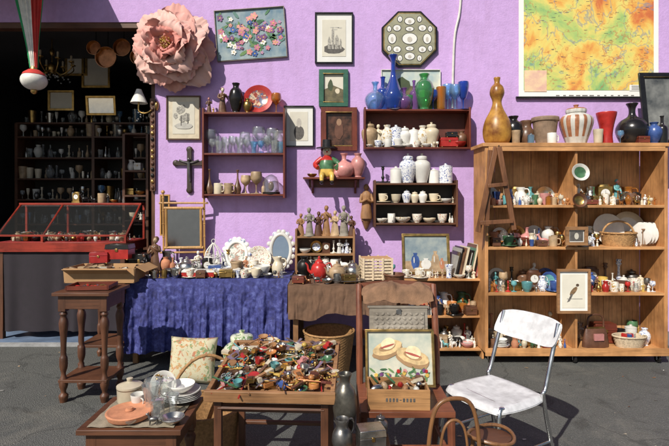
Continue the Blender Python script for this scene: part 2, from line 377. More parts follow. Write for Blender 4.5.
def animal_fig(x,y,z,h,m,name='animal_figurine'):
    b=B()
    b.ell((0,0,.42*h),(.36*h,.17*h,.19*h),m)
    b.tube([(-.26*h,0,.5*h),(-.38*h,0,.75*h)],[.12*h,.08*h],m,8)
    b.ell((-.44*h,0,.82*h),(.15*h,.085*h,.09*h),m,rot=(0,.4,0))
    for s in(-1,1):
        b.ell((-.36*h,s*.06*h,.93*h),(.03*h,.02*h,.07*h),m,6,5)
        b.tube([(-.24*h,s*.09*h,.38*h),(-.25*h,s*.09*h,0)],[.06*h,.035*h],m,6); b.tube([(.24*h,s*.09*h,.4*h),(.3*h,s*.09*h,.2*h),(.25*h,s*.09*h,0)],[.08*h,.035*h],m,6)
    b.tube([(.34*h,0,.5*h),(.48*h,0,.6*h),(.45*h,0,.8*h)],[.03*h,.015*h],m,6)
    return b.done(name,(x,y,z),(0,0,R.uniform(-.6,.6)),sharp=60)
def tbox(x,y,z,w,d,h,m,m2=None,name='trinket_box',ry=0):
    b=B(); m2=m2 or m
    b.box((0,0,h*.33),(w,d,h*.66),m); b.box((0,0,h*.84),(w*1.04,d*1.04,h*.32),m2,top=(.94,.94)); b.box((0,-d*.53,h*.62),(w*.12,.006,h*.2),BRS)
    for sx in(-1,1):
        for sy in(-1,1): b.box((sx*w*.44,sy*d*.44,-.003),(w*.08,w*.08,.008),BRS)
    return b.done(name,(x,y,z+.007),(0,0,ry),bevel=.002)
def clock(x,y,z,h,m):
    b=B(); w=h*.36; b.box((0,0,h*.06),(w*2.2,h*.4,h*.12),m); b.box((0,0,h*.5),(w*1.8,h*.32,h*.76),m); b.lathe([(0,-.0),(w*.9,0),(w*.8,h*.12),(0,h*.14)],m,c=(0,0,h*.87),seg=16,sy=.5)
    b.flat(0,h*.55,w*.66,w*.66,-h*.165,BRS,22); b.flat(0,h*.55,w*.58,w*.58,-h*.17,PAPERW,22); b.box((0,-h*.175,h*.55+w*.2),(.003,.001,w*.4),INK); b.box((w*.14,-h*.175,h*.55),(w*.28,.001,.003),INK)
    return b.done('mantel_clock',(x,y,z),(0,0,R.uniform(-.2,.2)))
def basket(x,y,z,r,h,m,handle=False,name='wicker_basket',flare=1.15,sy=1,hh=.9,ry=0):
    b=B(); n=max(8,int(h/.012)); seg=2*int(r*2*pi/.024/2)
    pr=[(0,.002),(r*.5,.002)]+[(r*(1+(flare-1)*k/n),h*k/n) for k in range(n+1)]
    b.lathe(pr,m,seg=seg,weave=.004,sy=sy)
    b.lathe([(r*flare*.94-.006,h),(r*.93,.01),(0,.012)],m,seg=seg,sy=sy)
    b.tube([(r*flare*math.cos(a*pi/16),sy*r*flare*math.sin(a*pi/16),h) for a in range(32)],.009,m,8,close=True)
    if handle:
        b.tube([(r*flare*math.cos(t),0,h*.8+math.sin(t)*h*hh) for t in [pi*k/16 for k in range(17)]],.010,m,8)
    return b.done(name,(x,y,z),(0,0,ry),sharp=70)
def picture(name,x,z,w,h,y,fm,fw,art,matm=None,mw=0,tilt=0,lean=0,deep=.022,draw=None,ry=0,glass=False):
    b=B(); W=w/2;H=h/2
    for s in(-1,1):
        b.box((0,-deep/2,s*(H-fw/2)),(w,deep,fw),fm); b.box((s*(W-fw/2),-deep/2,0),(fw,deep,h-2*fw),fm)
        b.box((0,-deep-.0015,s*(H-fw*.9)),(w-fw*1.7,.003,fw*.16),BRS if fw>.03 else fm)
    b.box((0,-.004,0),(w-2*fw,.006,h-2*fw),matm or art)
    if matm: b.box((0,-.0085,0),(w-2*fw-2*mw,.003,h-2*fw-2*mw),art)
    if draw: draw(b,w-2*fw-2*mw,h-2*fw-2*mw,-.011)
    return b.done(name,(x,y,z),(-lean,tilt,ry),bevel=.0015)
WM=[WHT,WHT,CRM,BW,FLO,GLD]; MET=[BRS,SIL,PEW,COP]
ALLM=[WHT,WHT,WHT,CRM,CRM,BW,FLO,GLD,GLD,TAN,TAN,BRN,TER,RED,GRN,TEAL,YEL,PNK,ORG,BRS,SIL,PEW,GL,GLA,BLU,BLK]
KIN=['cup','mug','bowl','urn','bottle','bulb','ginger','tumbler','stick','fig','fig','animal','box','jug','teapot','plate','beaker','can','pot','goblet','slim','clock']
WF={'bottle':.18,'stick':.28,'slim':.15,'goblet':.27,'tumbler':.34,'pot':.48,'flute':.2}
def anything(x,y,z,hm,mats=ALLM,kinds=None,maxw=9):
    """places one random shelf item whose left edge is at x; returns its width"""
    k=R.choice(kinds or KIN); m=R.choice(mats); h=hm*R.uniform(.6,1)
    if maxw<.12: k=R.choice(['fig','bottle','slim','goblet']); h=min(h,maxw*1.6)
    if k=='cup': h=min(h,.085); r=h*.85; cup(x+r,y,z,h,m)
    elif k=='mug': h=min(h,.11); r=h*.5; mug(x+r,y,z,h,m)
    elif k=='bowl': r=min(.09,h*.6); bowl(x+r,y,z,r,m)
    elif k=='fig': r=h*.19; figurine(x+r,y,z,h,m,R.choice([CRM,PNK,m]))
    elif k=='animal': h=min(h,.14); r=h*.48; animal_fig(x+r,y,z,h,m)
    elif k=='box': w=R.uniform(.07,.13); r=w/2+.005; tbox(x+r,y,z,w,.08,R.uniform(.04,.09),R.choice([m,MAHx,DKx,BRS]),ry=R.uniform(-.3,.3))
    elif k=='clock': h=min(h,.2); r=h*.4; clock(x+r,y,z,h,R.choice([DKx,BRS,MAHx,BLK]))
    elif k=='jug': h=min(h,.17); r=h*.38; jug(x+r,y,z,h,m)
    elif k=='teapot': h=min(h,.13); r=h*.65; teapot(x+r,y,z,h,m)
    elif k=='plate': r=min(h*.48,.09); plate(x+r,y+.03,z,r,m,rim=R.choice([m,WHT,BLU,BRS]))
    else:
        if k in('tumbler','beaker','pot'): h=min(h,.12)
        if k in('can','ginger','urn','bulb'): h=min(h,.17)
        r=h*WF.get(k,.35); vessel(k,x+r,y,z,h,m)
    return 2*r
def row(x0,x1,y,z,hm,mats=ALLM,kinds=None,jit=.03,gap=.004,yj=None):
    x=x0-.02
    while x<x1-.03:
        x+=anything(x,y+R.uniform(-jit,jit),z,hm,mats,kinds,x1-x)*.94+gap*R.uniform(0,2)
# ------------------------------------------------------------------ interior of the shop (dark)
b=B(); cx0,cx1=-4.55,-2.35; yb=2.1
for x in(cx0,(cx0+cx1)/2,cx1): b.box((x,yb,1.3),(.04,.4,2.6),DKz)
zs=[.4,.8,1.15,1.5,1.8,2.1,2.4,2.6]
for zz in zs: b.box(((cx0+cx1)/2,yb-.004,zz),(cx1-cx0,.4,.02),DKx)
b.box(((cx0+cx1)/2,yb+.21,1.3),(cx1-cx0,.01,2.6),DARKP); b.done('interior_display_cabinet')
b=B()
for zz in zs[1:]:
    x=cx0+.06
    while x<cx1-.05:
        k=R.choice(['goblet','flute','tumbler','slim','urn','bottle','stick','goblet']); h=R.uniform(.08,.2)
        m=R.choice([GL,GL,WHT,SIL,GL,TAN,CRM,GLL,OLDW,PEW,BRS,GL])
        b.lathe([(r*h,q*h) for r,q in PR[k]],m,c=(x,yb-.1+R.uniform(-.06,.06),zz+.011),seg=10); x+=R.uniform(.05,.1)
b.done('glassware_collection')
b=B(); y2=.95
for x in(X(128,y2),X(151,y2)): b.box((x,y2,1.15),(.03,.25,2.3),DKz)
for zz in(.5,.9,1.25,1.55,1.85,2.3): b.box(((X(128,y2)+X(151,y2))/2,y2-.002,zz),(X(151,y2)-X(128,y2)-.03,.25,.02),DKx)
b.done('interior_side_rack')
for zz in(1.26,1.56,1.86): row(X(130,y2),X(150,y2)-.03,y2-.03,zz,.14,mats=[TAN,CRM,OLDW,GL,BRS],jit=.02)
b=B()
for k,(px,py,s) in enumerate(((108,48,.12),(124,40,.1),(140,50,.09),(96,42,.08))):
    x,z=X(px,.5),Z(py,.5); b.tube([(x,.5,3.48),(x,.5,z)],.005,BLKM,5); b.lathe([(0,0),(s*.9,.01),(s,.06),(s*.96,.06),(s*.85,.015),(0,.01)],[COP,BRS,COP,BRS,COP],c=(x,.5,z-s),rot=(pi/2,0,0),seg=22); b.tube([(x,.5,z),(x,.48,z-s*.2)],.008,COP,6)
b.done('hanging_copper_pans')
b=B(); b.tube([(0,0,.9),(0,0,0)],.008,BRS); b.ell((0,0,0),(.05,.05,.07),BRS); b.ell((0,0,.2),(.03,.03,.05),BRS)
for k in range(8):
    a=k*pi/4; c,s=math.cos(a),math.sin(a)
    b.tube([(0,0,0),(.12*c,.12*s,-.08),(.24*c,.24*s,0),(.24*c,.24*s,.06)],.007,BRS,6,smooth=5)
    b.lathe([(0,0),(.03,.01),(.035,.02),(.012,.02),(.012,.09),(0,.1)],[BRS,BRS,CRM,CRM,CRM],c=(.24*c,.24*s,.06),seg=8)
    for j in range(3): b.ell((.2*c*(j+1)/3,.2*s*(j+1)/3,-.1-.02*j),.012,GL,6,5)
b.done('brass_chandelier',(X(52,1),1,Z(68,1)))
for px,py,w,h in((95,70,28,34),(60,100,26,20),(75,60,22,30)):
    picture('small_framed_print',X(px,1.8),Z(py,1.8),w*.0143,h*.0143,1.84,BRS,.03,PAPER)
picture('framed_mirror',X(100,1.8),Z(105,1.8),.42,.27,1.84,BRS,.03,MIR,lean=-.12)
# vitrine
yv=.12; x0=X(-14,0);x1=X(121,0)
b=B(); zb=Z(252,yv)
cxm=(x0+x1)/2; w=x1-x0; RW=WOOD('red_vitrine_wood',C(150,52,38),'x',.35)
b.box((cxm,yv+.28,zb+.05),(w,.56,.10),RW); b.box((cxm,yv+.28,zb+.103),(w-.06,.5,.006),M('red_felt',(.3,.03,.03),.95))
zt=Z(204,yv+.5)
for x in(x0+.015,cxm-.2,x1-.015):
    b.tube([(x,yv+.02,zb+.16),(x-.0,yv+.42,zt)],.012,RW,6); b.box((x,yv+.02,zb+.13),(.024,.024,.07),RW); b.box((x,yv+.52,(zb+zt)/2+.05),(.024,.024,zt-zb-.1),RW)
    b.box((x,yv+.47,zt),(.024,.12,.024),RW)
b.box((cxm,yv+.02,zb+.172),(w,.024,.02),RW); b.box((cxm,yv+.415,zt+.002),(w,.024,.022),RW); b.box((cxm,yv+.53,zt+.002),(w,.024,.022),RW)
b.add([(x0,yv+.02,zb+.18),(x1,yv+.02,zb+.18),(x1,yv+.41,zt-.01),(x0,yv+.41,zt-.01)],[(0,1,2,3)],GLASS('vitrine_pane',(.95,.97,.97),.02))
for x in(x0+.05,x1-.05):
    for yy in(.05,.5): b.box((x,yv+yy,zb/2),(.05,.05,zb),DKz)
b.grid(lambda u,v:(x0+.03+u*(w-.06),yv+.03+.02*math.sin(u*38+math.sin(u*11)*2)*(1-v),.1+(zb-.1)*v),140,2,M('dark_shade_sheet',(.02,.015,.02),.9))  # near-black sheet added as the shade under the case, hides the lit floor
b.done('glass_vitrine',bevel=.002)
b=B()
for k in range(150):
    x=R.uniform(x0+.08,x1-.06); y=yv+R.uniform(.08,.45); m=R.choice([WHT,BRS,SIL,RED,CRM,TAN,BRS,BRN,BLK,PEW]); h=R.uniform(.03,.1)
    kk=R.choice(['urn','tumbler','bulb','can','pot','slim','stick']); b.lathe([(r*h*1.1,q*h) for r,q in PR[kk]],m,c=(x,y,zb+.107),seg=9)
b.done('vitrine_trinkets')
row(X(60,.3),X(115,.3),yv+.47,zt+.014,.14,mats=[BLK,GL,BRS,SIL,TAN],jit=.005)
# flag-colour streamer with globe lamp
b=B(); G_=M('flag_green_cloth',(.02,.28,.1),.8); W_=M('flag_white_cloth',(.7,.68,.62),.8); R_=M('flag_red_cloth',(.55,.04,.03),.8)
H=3.72-Z(68,-.4)
for k,mm in enumerate([G_,W_,R_,G_,W_,R_]):
    a0=k*pi/3; 
    def f(u,v,a0=a0):
        a=a0+u*pi/3; r=(.035+.13*v**1.3)*(1+.12*math.sin(a*18+v*3)); return (r*math.cos(a)-.07*v,r*.7*math.sin(a),v*H)
    b.grid(f,12,14,mm)
b.ell((0,0,-.02),(.035,.035,.05),BRS); b.ell((.0,0,-.12),(.115,.115,.09),OLDW,20,12); b.lathe([(.05,-.02),(.09,-.05),(.1,-.07)],R_,seg=20); b.ell((0,0,-.22),(.03,.03,.03),BRS)
b.tube([(0,0,0),(-.07,0,H)],.008,BRS); b.done('flag_colour_hanging_lamp',(X(34,-.4),-.4,Z(68,-.4)))
b=B(); b.tube([(.16,.05,-.02),(.08,0,-.1),(0,0,-.08),(0,0,.02)],.008,BRS,smooth=5); b.lathe([(.025,.14),(.04,.1),(.085,.0),(.08,.0),(.035,.1)],OLDW,seg=20); b.ell((0,0,.03),(.012,.012,.03),CRM); b.ell((.165,.05,-.02),(.02,.03,.05),BRS)
for k in range(5): b.ell((.02*math.sin(k*1.3),-.02*math.cos(k*1.3),-.1-.02*k),.009,GL,6,5)
b.done('sconce_lamp',(X(139,-.06),-.06,Z(103,-.06)))
b=B(); b.box((0,0,0),(.05,.03,.95),DKz)
for k in range(15): b.ell((.0,-.02,-.44+k*.062),(.018,.012,.022),R.choice([BRS,DKx,BLKM]),8,6)
b.done('studded_harness_strap',(X(153,-.02),-.02,Z(145,0)))
# ------------------------------------------------------------------ paper flower
b=B(); PP=[M('paper_petal_a',(.82,.42,.36),.85,var=.09,scale=6),M('paper_petal_b',(.86,.53,.46),.85,var=.09,scale=6),M('paper_petal_c',(.75,.3,.25),.85,var=.1,scale=6)]
for ring,(n,L,Wd,lift,y0) in enumerate([(8,.46,.21,.05,0),(8,.38,.19,.12,-.025),(7,.31,.16,.18,-.05),(6,.24,.13,.22,-.07),(5,.16,.10,.22,-.09),(4,.1,.07,.2,-.1)]):
    for k in range(n):
        a=2*pi*k/n+ring*.42+R.uniform(-.1,.1); LL=L*R.uniform(.9,1.08); ph=R.uniform(0,6); ca,sa=math.cos(a),math.sin(a); tw=R.uniform(-.07,.07); cup_=R.uniform(.02,.06); dp=R.uniform(0,.02)
        def f(u,v):
            uu=u*2-1; wd=Wd*(math.sin(pi*(.1+.7*v))**.6); lat=uu*wd
            rr=LL*v*(1-.22*uu*uu*v)+.008*math.sin(uu*17+ph)*v**4
            yy=y0-dp-lift*math.sin(v*1.9)-cup_*uu*uu*v+ (.05*v**4)+.014*math.sin(uu*9+ph)*v**4+.008*math.sin(uu*21+ph*2)*v**5+tw*uu*v
            return (rr*ca-lat*sa,yy,rr*sa+lat*ca)
        b.grid(f,20,12,PP[(k+ring)%2 if ring<4 else 2])
for k in range(40):
    a=R.uniform(0,6.28); r=R.uniform(.0,.06); b.tube([(r*.4*math.cos(a),-.12,r*.4*math.sin(a)),(r*math.cos(a),-.30,r*math.sin(a))],[.003,.005],YEL if k%3 else PP[2],5)
b.tube([(0,-.05,0),(.02,-.03,-.2),(0,.05,-.3)],.012,GRN,6,smooth=3)
b.done('giant_paper_flower',(X(177,0),-.06,Z(50,-.1)),(0,0,0),sharp=180,recalc=False)
# ------------------------------------------------------------------ wall pictures
def wp(name,x0,x1,y0,y1,fm,fw,art,**k):
    return picture(name,X((x0+x1)/2,0),Z((y0+y1)/2,0),(x1-x0)*.01035,(y1-y0)*.01035,-.006,fm,fw,art,**k)
def bouquet(b,w,h,y):
    for k in range(80): b.flat(max(-.44,min(.44,R.gauss(0,.22)))*w,max(-.42,min(.42,R.gauss(0,.2)))*h,R.uniform(.03,.06),R.uniform(.008,.018),y-.0003*(k%4),R.choice([GRN,M('leaf_green',(.12,.22,.08),.7),M('leaf_blue_green',(.1,.2,.17),.7)]),7,R.uniform(0,3),.1)
    for k in range(60):
        cx,cz=max(-.43,min(.43,R.gauss(0,.23)))*w,max(-.4,min(.4,R.gauss(0,.22)))*h; m=R.choice([PNK,PURP,WHT,M('mauve_paint',(.42,.22,.38),.6),PNK,BLU,M('rose_paint',(.5,.16,.24),.6)]); r=R.uniform(.014,.036)
        for j in range(5): b.flat(cx+r*.6*math.cos(j*1.257),cz+r*.6*math.sin(j*1.257),r*.55,r*.42,y-.0016-.0006*(k%5+1)-.0001*j,m,9,j*1.257+R.uniform(-.3,.3),.15)
        b.flat(cx,cz,r*.25,r*.25,y-.0056,YEL,8)
CAN=M('blue_grey_canvas',C(104,134,154),.8,c2=C(156,168,168),scale=7)
wp('flower_painting',216,286,9,60,GREYW,.008,CAN,tilt=rad(-4),draw=bouquet)
def church(b,w,h,y):
    b.flat(0,-.3*h,.42*w,.12*h,y,INK,12,irr=.15)
    for k,(x,q,ww) in enumerate([(-.2,.25,.12),(-.05,.5,.1),(.12,.3,.16),(.28,.2,.08)]): b.poly([((x-ww/2)*w,y-.001,-.3*h),((x+ww/2)*w,y-.001,-.3*h),((x+ww/2)*w,y-.001,(q-.3)*h),(x*w,y-.001,(q-.2)*h),((x-ww/2)*w,y-.001,(q-.3)*h)],M('ink_wash',(.35,.33,.29),.9,scale=60,var=.5))
    for k in range(4): b.flat(R.uniform(-.3,.3)*w,R.uniform(.2,.35)*h,.1*w,.015*h,y,M('ink_faint',(.5,.48,.43),.9),8)
wp('framed_engraving',315,353,13,64,BLK,.014,PAPER,matm=PAPERW,mw=.06,draw=church)
def park(b,w,h,y):
    for k in range(9): b.flat(R.uniform(-.35,.35)*w,R.uniform(-.05,.3)*h,R.uniform(.08,.16)*w,R.uniform(.06,.14)*h,y-.0004*k,M('ink_wash',(.35,.33,.29),.9,scale=60,var=.5),11,0,.25)
    b.flat(0,-.25*h,.4*w,.1*h,y-.004,M('ink_faint',(.5,.48,.43),.9),14,0,.1); b.box((-.1*w,y-.004,-.1*h),(.01,.001,.3*h),INK); b.box((.2*w,y-.004,-.05*h),(.008,.001,.3*h),INK)
wp('framed_engraving',167,201,96,140,DKz,.012,PAPER,matm=CRM,mw=.05,draw=park)
def portrait(b,w,h,y): 
    b.flat(0,-.22*h,.28*w,.25*h,y,INK,16,irr=.05); b.flat(0,.12*h,.13*w,.16*h,y-.001,M('faded_photo',(.5,.46,.4),.8),14)
wp('framed_engraving',284,314,106,147,BLK,.012,PAPER,matm=PAPERW,mw=.05,draw=portrait)
def land(b,w,h,y):
    b.poly([(-w/2,y,-h/2),(w/2,y,-h/2),(w/2,y,-.05*h),(0,y,.1*h),(-w/2,y,-.05*h)],M('painted_field',(.12,.1,.05),.6,var=.5))
    b.flat(-.15*w,.1*h,.13*w,.2*h,y-.001,M('painted_tree',(.05,.07,.03),.6),12,irr=.2); b.flat(.2*w,-.1*h,.12*w,.1*h,y-.001,CRM,10,irr=.1)
wp('green_framed_picture',319,348,70,107,M('green_frame_paint',(.03,.11,.07),.4),.05,PAPER,draw=land,deep=.03)
wp('dark_framed_oil_painting',321,357,108,151,MAHz,.055,M('dark_oil',(.03,.022,.018),.3,var=.6,c2=(.12,.05,.03)),deep=.04,draw=lambda b,w,h,y:(b.flat(0,-.05*h,.18*w,.25*h,y,M('oil_figure',(.12,.05,.03),.4),irr=.1),b.flat(0,.22*h,.1*w,.11*h,y-.001,M('oil_face',(.3,.17,.1),.5))))
wp('unframed_watercolour',381,440,70,110,OLDW,.006,M('watercolour',(.35,.5,.55),.8,scale=6,c2=(.6,.6,.5)),draw=land)
b=B(); r=.31
def octa(r,y0,y1,m):
    vs=[]
    for yy in(y0,y1):
        for k in range(8): a=pi/8+k*pi/4; vs.append((r*math.cos(a),yy,r*math.sin(a)))
    b.add(vs,[tuple(range(8)),tuple(range(15,7,-1))]+[(k,(k+1)%8,8+(k+1)%8,8+k) for k in range(8)],m)
octa(r,0,-.03,BLK); octa(r-.02,-.028,-.036,BRS); octa(r-.032,-.03,-.040,M('olive_mat',(.3,.29,.2),.8))
for (cx,cz,rx,rz) in [(0,.0,.075,.055),(0,.18,.05,.035),(0,-.18,.05,.035),(-.18,0,.04,.05),(.18,0,.04,.05)]+[(.13*i,.11*j,.038,.03) for i in(-1,1) for j in(-1,1)]+[(.1*i,.2*j,.022,.028) for i in(-1,1) for j in(-1,1)]+[(.21*i,.1*j,.02,.028) for i in(-1,1) for j in(-1,1)]+[(0,.1,.04,.022),(0,-.1,.04,.022)]:
    b.flat(cx,cz,rx+.006,rz+.006,-.0415,BLK,20); b.flat(cx,cz,rx,rz,-.043,PAPERW,20); b.flat(cx,cz-rz*.15,rx*.35,rz*.5,-.0445,M('faded_photo',(.5,.46,.4),.8),12)
b.done('octagonal_miniature_frame',(X(409,0),-.003,Z(40,0)))
b=B(); D=WOOD('ebonised_wood',(.05,.03,.02),'z')
b.box((0,-.015,0),(.045,.022,.42),D); b.box((0,-.017,.07),(.27,.02,.045),D)
for p in[(0,.21),(0,-.21),(-.14,.07),(.14,.07)]: b.ell((p[0],-.015,p[1]),(.034,.012,.034),D,10,6)
b.tube([(-.1,-.032,.1),(0,-.035,.07),(.1,-.032,.1)],.009,PEW,6,smooth=3); b.tube([(0,-.035,.08),(0,-.04,0),(.01,-.034,-.12)],[.018,.014,.007],PEW,8); b.ell((0,-.042,.105),(.015,.015,.02),PEW,8,6)
b.done('crucifix',(X(190,0),-.004,Z(170,0)))
def mapmat():
    m,nt,p,o=base('printed_relief_map'); co=coords(nt)
    n=noise(nt,co,1.7,9,.6,.4)
    sx=nt.nodes.new('ShaderNodeSeparateXYZ'); nt.links.new(co,sx.inputs[0])
    ma=nt.nodes.new('ShaderNodeMath'); ma.operation='MULTIPLY_ADD'; nt.links.new(sx.outputs[0],ma.inputs[0]); ma.inputs[1].default_value=.06; nt.links.new(n,ma.inputs[2])
    mb=nt.nodes.new('ShaderNodeMath'); mb.operation='MULTIPLY_ADD'; nt.links.new(sx.outputs[2],mb.inputs[0]); mb.inputs[1].default_value=.13; nt.links.new(ma.outputs[0],mb.inputs[2])
    col=ramp(nt,mb.outputs[0],[(.36,C(120,172,112)),(.44,C(176,196,112)),(.51,C(226,206,112)),(.57,C(226,172,84)),(.63,C(208,118,66)),(.72,C(164,72,50))])
    for sc,cl,off in((2.0,C(100,130,155),0),(3.6,C(180,80,60),5)):
        mp=nt.nodes.new('ShaderNodeMapping'); mp.inputs['Location'].default_value=(off,off,off); nt.links.new(co,mp.inputs[0])
        q=noise(nt,mp.outputs[0],sc,4,.6,.3)
        ln=ramp(nt,q,[(.488,(0,0,0)),(.499,(.6,.6,.6)),(.501,(.6,.6,.6)),(.512,(0,0,0))]); col=mixc(nt,ln,col,cl)
    nt.links.new(col,p.inputs['Base Color']); p.inputs['Roughness'].default_value=.5; return m
mx0,mx1=X(518,0),X(657,0); mz0=Z(98,0); mz1=3.78; mw=mx1-mx0; mh=mz1-mz0
b=B(); b.box((0,0,0),(mw,.006,mh),PAPERW); b.box((0.0,-.0045,.01),(mw-.1,.002,mh-.13),mapmat())
b.box((-mw/2+.17,-.0065,-mh/2+.17),(.23,.002,.22),M('map_inset_pink',C(228,180,165),.5,scale=9,c2=C(232,208,160))); b.box((mw/2-.2,-.0065,-mh/2+.1),(.2,.002,.06),PAPERW)
for k in range(6): b.box((mw/2-.2,-.008,-mh/2+.08+.008*k),(.16,.001,.003),INK)
for k in range(12): b.box((-mw/2+.4+k*.07,-.0045,-mh/2+.022),(R.uniform(.02,.06),.002,.008),INK)
for k in range(150): b.box((R.uniform(-.45,.45)*mw,-.0061,R.uniform(-.4,.44)*mh),(R.uniform(.012,.04),.001,.004),INK)
b.tube([(-mw/2-.03,-.004,-mh/2),(mw/2+.03,-.004,-mh/2)],.013,BLK); b.tube([(-mw/2-.03,-.004,mh/2),(mw/2+.03,-.004,mh/2)],.013,BLK)
b.done('school_wall_map',((mx0+mx1)/2,-.02,(mz0+mz1)/2))
# ------------------------------------------------------------------ wall shelves
def shelfunit(name,px0,px1,pys,dep,ptop,pbot,mx,mz,back=None,sides=True,y1=-.004):
    yf=-dep; x0,x1=X(px0,yf),X(px1,yf); b=B(); zt=Z(ptop,yf); zb=Z(pbot,yf); zz=[]
    for py in pys:
        z=Z(py,yf); b.box(((x0+x1)/2,(yf+y1)/2,z-.009),(x1-x0-.002,dep+y1,.018),mx); zz.append(z+.001)
    if sides:
        for x in(x0,x1): b.box((x,(yf+y1)/2-.002,(zt+zb)/2),(.018,dep+.002,zt-zb),mz)
    if back: b.box(((x0+x1)/2,-.008,(zt+zb)/2),(x1-x0-.018,.008,zt-zb-.01),back)
    b.done(name,bevel=.002); return x0,x1,zz,yf
x0,x1,zz,yf=shelfunit('glassware_wall_shelf',203,284,[112,153,194],.17,108,198,MAHx,MAHz)
x=x0+.05
while x<x1-.03:
    vessel(R.choice(['goblet','flute','tumbler','goblet']),x,-.06,zz[1],R.uniform(.16,.27),GL,name='wine_glass'); vessel(R.choice(['goblet','tumbler','beaker']),x+.03,-.12,zz[1],R.uniform(.1,.18),R.choice([GL,GL,GLL]),name='liqueur_glass'); x+=.07
row(x0+.03,x1-.16,-.09,zz[2],.26,mats=[TAN,CRM,BRN,WHT,TAN,GL,BRS],kinds=['fig','urn','animal','bottle','fig','goblet','mug','slim'],jit=.02)
row(x0+.03,X(216,-.1),-.07,zz[0],.2,mats=[BRN,BLK,TAN,BRS,BLKM],kinds=['fig','urn','bottle','jug'])
plate(X(258,-.1),-.07,zz[0],.15,PAINT('scene_plate',(.3,.06,.04),[(.6,.45,.3),(.1,.12,.2)],18,.45),name='painted_portrait_plate',rim=RED)
vessel('urn',X(236,-.1),-.1,zz[0],.3,BLK,name='black_vase',w=.7); figurine(X(222,-.1),-.08,zz[0],.27,BRN,CRM); vessel('goblet',X(276,-.1),-.08,zz[0],.2,GLA)
vessel('urn',X(248,-.1),-.12,zz[0],.14,BRS); 
b=B(); b.lathe([(0,0),(.09,0),(.09,.02),(0,.02)],BLK,seg=24); b.lathe([(.08,.02),(.08,.12),(.06,.17),(.02,.195),(0,.2)],GL,seg=24); b.ell((0,0,.08),(.03,.03,.05),BRN,8,6); b.done('glass_dome',(X(271,-.1),-.09,zz[2]),sharp=80)
x0,x1,zz,yf=shelfunit('red_wall_cabinet',365,470,[109,147],.17,107,149,MAHx,MAHz,back=M('dark_red_back_panel',(.12,.03,.02),.6))
xs=x0+.05
for m,k in((TAN,'ginger'),(CRM,'fig'),(GLD,'urn'),(BW,'can'),(WHT,'ginger'),(WHT,'can'),(GLD,'urn'),(CRM,'ginger')):
    if k=='fig': figurine(xs,-.09,zz[1],.24,m)
    else: vessel(k,xs,-.09,zz[1],R.uniform(.2,.27),m,w=.85)
    xs+=.09
tbox(x1-.2,-.11,zz[1],.17,.1,.09,RED,name='red_lacquer_box'); bowl(x1-.1,-.1,zz[1],.08,RED); tbox(x1-.17,-.1,zz[1]+.1,.11,.08,.05,BLK); vessel('urn',x1-.06,-.07,zz[1],.17,BRN)
row(x0+.03,x1-.3,-.14,zz[1],.08,mats=WM,kinds=['cup','mug','bowl'],jit=.005)
for px,k,h,m,w in((375,'bulb',.28,GLL,1),(383,'bottle',.34,GLB,1.2),(393,'slim',.55,GLB,1.3),(404,'bulb',.22,GLP,1),(414,'bottle',.3,GLP,.9),(424,'urn',.36,GLG,.8),(433,'goblet',.2,GLB,1),(441,'tumbler',.22,GLA,.7),(448,'goblet',.26,GLL,.9),(455,'goblet',.25,GLL,.9),(463,'flute',.28,GLB,1.4),(409,'tumbler',.14,GLG,1)):
    vessel(k,X(px,-.09),-.09+R.uniform(-.03,.02),zz[0],h,m,w=w,name={'bulb':'coloured_glass_vase','bottle':'coloured_glass_bottle','slim':'tall_cobalt_bottle'}.get(k))
x0,x1,zz,yf=shelfunit('china_wall_shelf',375,457,[183,203,223],.17,180,227,DKx,DKz,back=DARKP)
for px,k,h,m in((383,'stick',.17,BLKM),(396,'can',.17,WHT),(408,'ginger',.3,BW),(422,'ginger',.3,WHT),(434,'can',.15,WHT),(446,'can',.2,BW)): vessel(k,X(px,-.1),-.09,zz[0],h,m,w=1.1 if k!='ginger' else .8)
row(x0+.03,x1,-.1,zz[1],.14,mats=[WHT,WHT,BW,CRM],kinds=['cup','bowl','mug','jug','ginger'],jit=.01,gap=.0); row(x0+.03,x1,-.1,zz[2],.13,mats=[WHT,CRM,GLD,FLO],kinds=['cup','bowl','teapot','mug'],jit=.01,gap=0)
yf=-.18; bx0,bx1=X(303,yf),X(365,yf); bz=Z(177,yf)
b=B(); b.box(((bx0+bx1)/2,-.092,bz-.01),(bx1-bx0,.176,.02),MAHx); b.box(((bx0+bx1)/2,-.012,bz-.06),(bx1-bx0-.1,.016,.08),MAHx)
for x in(bx0+.09,bx1-.09): b.tube([(x,-.015,bz-.16),(x,-.03,bz-.1),(x,-.1,bz-.06),(x,-.15,bz-.022)],.013,MAHz,8,smooth=4)
b.done('bracket_shelf',bevel=.002)
b=B()
b.lathe([(a,c) for a,c in cat([(0,0),(.07,0),(.085,.08),(.07,.17),(.03,.22)],3)],[YEL,YEL,GRN,RED],seg=18,lobes=6,lobe=.05); b.ell((0,-.005,.26),(.045,.045,.05),CRM); b.lathe([(0,.29),(.11,.29),(.11,.3),(.05,.31),(.045,.38),(0,.385)],BLK,seg=20); b.ell((0,-.05,.255),.01,RED,8,6)
for s in(-1,1): b.tube([(s*.05,0,.19),(s*.12,-.02,.13),(s*.09,-.08,.09)],[.03,.022],GRN if s>0 else RED,8,smooth=3); b.tube([(s*.04,-.03,.03),(s*.05,-.13,.02),(s*.05,-.15,-.04)],[.03,.02],YEL,8,smooth=3); b.ell((s*.05,-.16,-.06),(.022,.04,.02),BLK,8,6); b.ell((s*.016,-.045,.27),.006,BLK,6,5)
b.done('clown_doll',(X(327,-.12),-.1,bz+.001),sharp=60)
